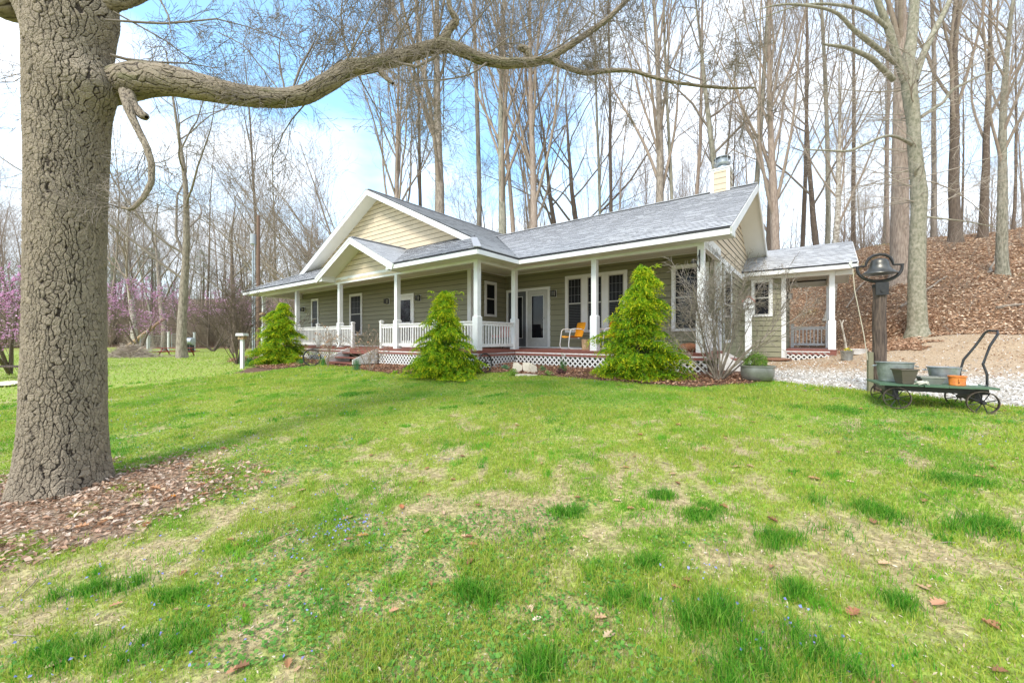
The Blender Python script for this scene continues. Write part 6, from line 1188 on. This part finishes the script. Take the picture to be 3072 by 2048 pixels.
# ------------------------------------------------------------ planter, bucket
x = tx(2272, 7.35); y = 7.35; z = zg(x, y); t = thing('oval_planter', 'big grey oval metal planter on the gravel by the mulch bed', 'planter', (x, y, z), -.55); m = MB(); m.lathe([(0, .0), (.18, .0), (.24, .03), (.27, .10), (.275, .20), (.268, .255), (.29, .26), (.292, .285), (.27, .29), (.26, .25), (.26, .1), (0, .09)], (0, 0, 0), 48, ell=(1, .78)); m.build('bowl', POTM, t, smooth=True); m = MB(); m.lathe([(0, .262), (.2, .26), (.262, .25)], (0, 0, 0), 24, ell=(1, .78)); m.build('soil', SOIL, t)
xq, yq = x-.02, y+.02; t = thing('potted_shrub', 'small bright green leafy shrub growing in the oval metal planter', 'plant', (xq, yq, z+.26)); rg = np.random.default_rng(8); n = 2600; a = rg.uniform(0, 6.28, n); b = np.arccos(rg.uniform(-.1, 1, n)); r_ = rg.uniform(.55, 1, n)**.6; P = np.stack([.22*np.cos(a)*np.sin(b)*r_, .18*np.sin(a)*np.sin(b)*r_, .24*np.cos(b)*r_+.02], 1); P = P*(1+.15*np.sin(a*4+b*5))[:, None]; V, F_, c = merge([flecks(P, rg.uniform(.014, .03, n), pick([(.20, .34, .05), (.13, .26, .04), (.32, .42, .10)], n, r=rg), 1.2, .7, .2, rg)]); obj('leaves', rawmesh('potted_leaves', V, F_, LEAF, col=c), t)
tb = Tubes()
for _ in range(40): a = rg.uniform(0, 6.28); b = rg.uniform(.05, .2); tb.add(np.array([[0, 0, 0], [b*.5*math.cos(a), b*.4*math.sin(a), .09], [b*math.cos(a), b*math.sin(a), .2]]), np.array([.003, .002, .0015]), 4)
V, Fq = tb.mesh(); obj('stems', rawmesh('potted_stems', V, Fq, TWIG, True), t)
x = tx(2541, 11.0); y = 11.0; z = zg(x, y); t = thing('flower_bucket', 'galvanised bucket of yellow flowers on the gravel beside the side porch', 'bucket', (x, y, z)); m = MB(); m.lathe([(0, 0), (.115, 0), (.15, .25), (.16, .26), (.145, .26), (.112, .02), (0, .02)], (0, 0, 0), 28); m.build('bucket', STEEL, t, smooth=True); m = MB(); m.tube([(.15*math.cos(a), -.02-.13*math.sin(a)*.6, .24-.1*math.sin(a)) for a in np.linspace(0, math.pi, 12)], .005, 5); m.build('bail', BLACK, t); m = MB(); m.lathe([(0, .24), (.14, .23)], (0, 0, 0), 16); m.build('soil', SOIL, t)
P = np.stack([rg.normal(.02, .05, 60), rg.normal(0, .05, 60), rg.uniform(.26, .33, 60)], 1); V, F_, c = merge([flecks(P, np.full(60, .035), pick([(.85, .6, .02), (.8, .7, .1), (.2, .35, .06)], 60), 1, .9, .2)]); obj('flowers', rawmesh('bucket_flowers', V, F_, LEAF, col=c), t)
x = tx(2572, 11.6); t = thing('white_tub', 'low white plastic tub on the gravel behind the flower bucket', 'tub', (x, 11.6, zg(x, 11.6))); m = MB(); m.lathe([(0, 0), (.16, 0), (.2, .14), (.21, .15), (.19, .15), (.15, .02), (0, .02)], (0, 0, 0), 24, ell=(1.4, 1)); m.build('tub', WHITE, t, smooth=True)
# birch crutch leaning against the side porch post
x0 = tx(2522, 11.5); m = MB(); m.tube([(.10, 0, .2), (.03, 0, .6), (-.04, .02, 1.02)], [.03, .027, .024], 10); m.tube([(-.04, .02, 1.02), (-.10, .02, 1.16)], .018, 8); m.tube([(-.04, .02, 1.02), (.02, .02, 1.15)], .015, 8); tag(m.build('birch_branch', BARKS, None, (0, 0, 0), True, (x0, 11.4, zg(x0, 11.4)-.05)), 'forked white birch branch propped against the side porch post', 'branch')
lump('leaf_pile', -.95, 15.55, zg(*st2xy(-.95, 15.55)), (.42, .3, .07), mat('pile_of_leaves', (.36, .19, .11), .9, c2=(.2, .1, .06), scale=30, bump=.03), 'heap of dead leaves by the corner of the side wing', 'leaf pile', 6)
# ------------------------------------------------------------ far left: table, brush pile, fences, log
def picnic(px, Y, rz, label):
    x = tx(px, Y); t = thing('picnic_table', label, 'picnic table', (x, Y, zg(x, Y)), rz); m = MB()
    for i in range(5): m.box(-1.4, 1.4, -.37+.15*i, -.37+.15*i+.14, .71, .75)
    m.build('table_top', REDP, t)
    for sg in (-1, 1): m = MB(); m.box(-1.4, 1.4, sg*.72-.13, sg*.72+.13, .42, .46); m.build('bench', REDP, t)
    for u in (-1.0, 1.0):
        m = MB()
        for sg in (-1, 1): m.beam((u, sg*.22, .71), (u, sg*.72, 0), .09, .04, up=(0, 0, 1))
        m.box(u-.02, u+.02, -.85, .85, .36, .42); m.build('leg_frame', REDP, t)
picnic(530, 35.2, .12, 'red painted picnic table behind the lone lawn tree')
rg = np.random.default_rng(66); Yb = 33; x0 = tx(392, Yb); z = zg(x0, Yb); tb = Tubes()
for _ in range(900):
    a = rg.uniform(0, 6.28); q = abs(rg.normal(0, .5)); c = np.array([q*2.4*math.cos(a), q*1.5*math.sin(a), max(.05, (1-q)*1.05*rg.random())]); d = nrm(np.array([rg.normal(0, 1), rg.normal(0, 1), rg.normal(.1, .35)])); L = rg.uniform(.5, 1.8); w_ = np.linspace(-.5, .5, 4)[:, None]; p = c+d*L*w_+rg.normal(0, .05, (4, 3)); p[:, 2] = np.maximum(p[:, 2], .02); tb.add(p, np.linspace(.02, .008, 4), 3)
V, Fq = tb.mesh(); tag(obj('brush_pile', rawmesh('brush_pile', V, Fq, mat('cut_brush', (.50, .41, .32), .85, c2=(.34, .27, .2)), True), None, (x0, Yb, z)), 'big heap of cut branches on the lawn left of the picnic table', 'brush pile')
GATE = mat('gate_pipe', (.55, .57, .55), .45, metal=.5)
def gate(px, Y, w_, h, label, bars=4, rz=0):
    x = tx(px, Y); t = thing('wire_gate', label, 'gate', (x, Y, zg(x, Y)), rz); m = MB(); m.tube([(-w_/2, 0, .1), (-w_/2, 0, h), (w_/2, 0, h), (w_/2, 0, .1), (-w_/2, 0, .1)], .03, 6); m.build('frame', GATE, t); m = MB()
    for i in range(1, bars*3): m.tube([(-w_/2+w_*i/(bars*3), 0, .1), (-w_/2+w_*i/(bars*3), 0, h)], .006, 3)
    for i in range(1, 6): m.tube([(-w_/2, 0, .1+(h-.1)*i/6), (w_/2, 0, .1+(h-.1)*i/6)], .006, 3)
    m.build('wire_mesh', GATE, t)
gate(437, 47, 1.3, 2.0, 'left panel of the grey pipe gates behind the brush pile'); gate(468, 47, 1.5, 1.9, 'middle panel of the grey pipe gates left of the picnic table'); gate(532, 46, 1.4, 2.1, 'right panel of the grey pipe gates behind the picnic table')
for px, h, lab in ((443, 2.4, 'white gate post with a cap between the two left gate panels'), (505, 2.3, 'white post at the left end of the picnic table'), (583, 2.2, 'dark post with a cap right of the water tank')):
    x = tx(px, 46.5); m = MB(); m.box(-.08, .08, -.08, .08, 0, h); m.box(-.11, .11, -.11, .11, h+.001, h+.1); tag(m.build('fence_post', WHITEW if 'white' in lab else GATE, None, (0, 0, 0), False, (x, 46.5, zg(x, 46.5))), lab, 'post')
x = tx(567, 44); t = thing('water_tank', 'silver blue cylindrical tank behind the right end of the picnic table', 'tank', (x, 44, zg(x, 44))); m = MB(); m.lathe([(0, -.5), (.38, -.48), (.42, -.44), (.42, .44), (.38, .48), (0, .5)], (0, 0, 1.25), 20, axis='x'); m.build('tank', STEEL, t, smooth=True)
for a in (-.3, .3): m = MB(); m.box(a-.06, a+.06, -.3, .3, 0, .86); m.build('cradle', DARK, t)
x = tx(375, 48); m = MB(); m.tube([(0, 0, .3), (2.0, .3, 2.1), (4.4, .5, 4.1)], [.26, .22, .15], 10); tag(m.build('fallen_log', WOODR, None, (0, 0, 0), True, (x, 48, zg(x, 48))), 'barkless tan log leaning up out of the brush beyond the heap', 'log')
x = tx(30, 15.0); t = thing('garden_bench', 'low dark plank bench behind the pink redbud at the left edge', 'bench', (x, 15, zg(x, 15))); m = MB(); m.box(-1.3, 1.3, -.2, .2, .42, .48); m.build('seat', POLEW, t)
for a in (-1.0, .9): m = MB(); m.box(a-.06, a+.06, -.18, .18, 0, .419); m.build('leg', POLEW, t)
x = tx(30, 13.3); lump('flat_rock', *xy2st(x, 13.3), zg(x, 13.3), (.9, .35, .06), STONE, 'flat pale rock in the grass at the left edge', 'rock', 3)
# pines beyond
def pine(px, Y, h, seed, label):
    x = tx(px, Y); t = thing('pine_tree', label, 'tree', (x, Y, zg(x, Y))); rg = np.random.default_rng(seed); tb = Tubes(); tb.add(np.array([[0, 0, 0], [0, 0, h*.5], [.1, 0, h]]), np.array([.22, .15, .03]), 8); V, Fq = tb.mesh(); obj('trunk', rawmesh('pine_trunk', V, Fq, BARKD, True), t); Ps = []
    for _ in range(90):
        z_ = h*rg.uniform(.42, 1); L = (1.05-z_/h)*h*.42+.3; a = rg.uniform(0, 6.28); f = rg.random(70)**.6; Ps.append(np.stack([f*L*math.cos(a)+rg.normal(0, .14, 70), f*L*math.sin(a)+rg.normal(0, .14, 70), z_+f*L*.12+rg.normal(0, .08, 70)], 1))
    P = np.concatenate(Ps); n = len(P); V, F_, c = merge([flecks(P, rg.uniform(.09, .2, n), pick([(.24, .28, .14), (.30, .33, .17), (.20, .23, .11)], n, r=rg), 1, .25, .05, rg)]); obj('crown', rawmesh('pine_crown', V, F_, LEAF, col=c), t)
pine(455, 62, 15, 1, 'hazy green pine above the left side of the lone lawn tree'); pine(610, 66, 15, 2, 'hazy green pine right of the lone lawn tree'); pine(740, 64, 13, 3, 'small green pine left of the utility pole'); pine(345, 60, 13, 4, 'green pine just right of the big oak trunk')
# branches lying on the hill
for i, (s, t_, L, a) in enumerate(((3.5, 23, 1.6, 1.2), (8, 22, 2.4, .1), (4.5, 18.6, 1.3, -.2), (9, 18.6, 1.8, .5), (6.5, 24, 2.6, -.6), (2.5, 19.5, 2.2, .2), (6, 19, 3, -.3), (5, 21.5, 2.5, .6), (1.2, 22.5, 1.5, .1))):
    x, y = st2xy(s, t_); m = MB(); P = [(L*k/6*math.cos(a)+.05*math.sin(k*2), L*k/6*math.sin(a), zg(x+L*k/6*math.cos(a), y+L*k/6*math.sin(a))-zg(x, y)+.05) for k in range(7)]; m.tube(P, np.linspace(.05, .02, 7), 6); tag(m.build('fallen_branch', BARKL, None, (0, 0, 0), True, (x, y, zg(x, y))), 'grey dead branch lying on the leaf covered slope', 'branch', 'dead branches on the slope')
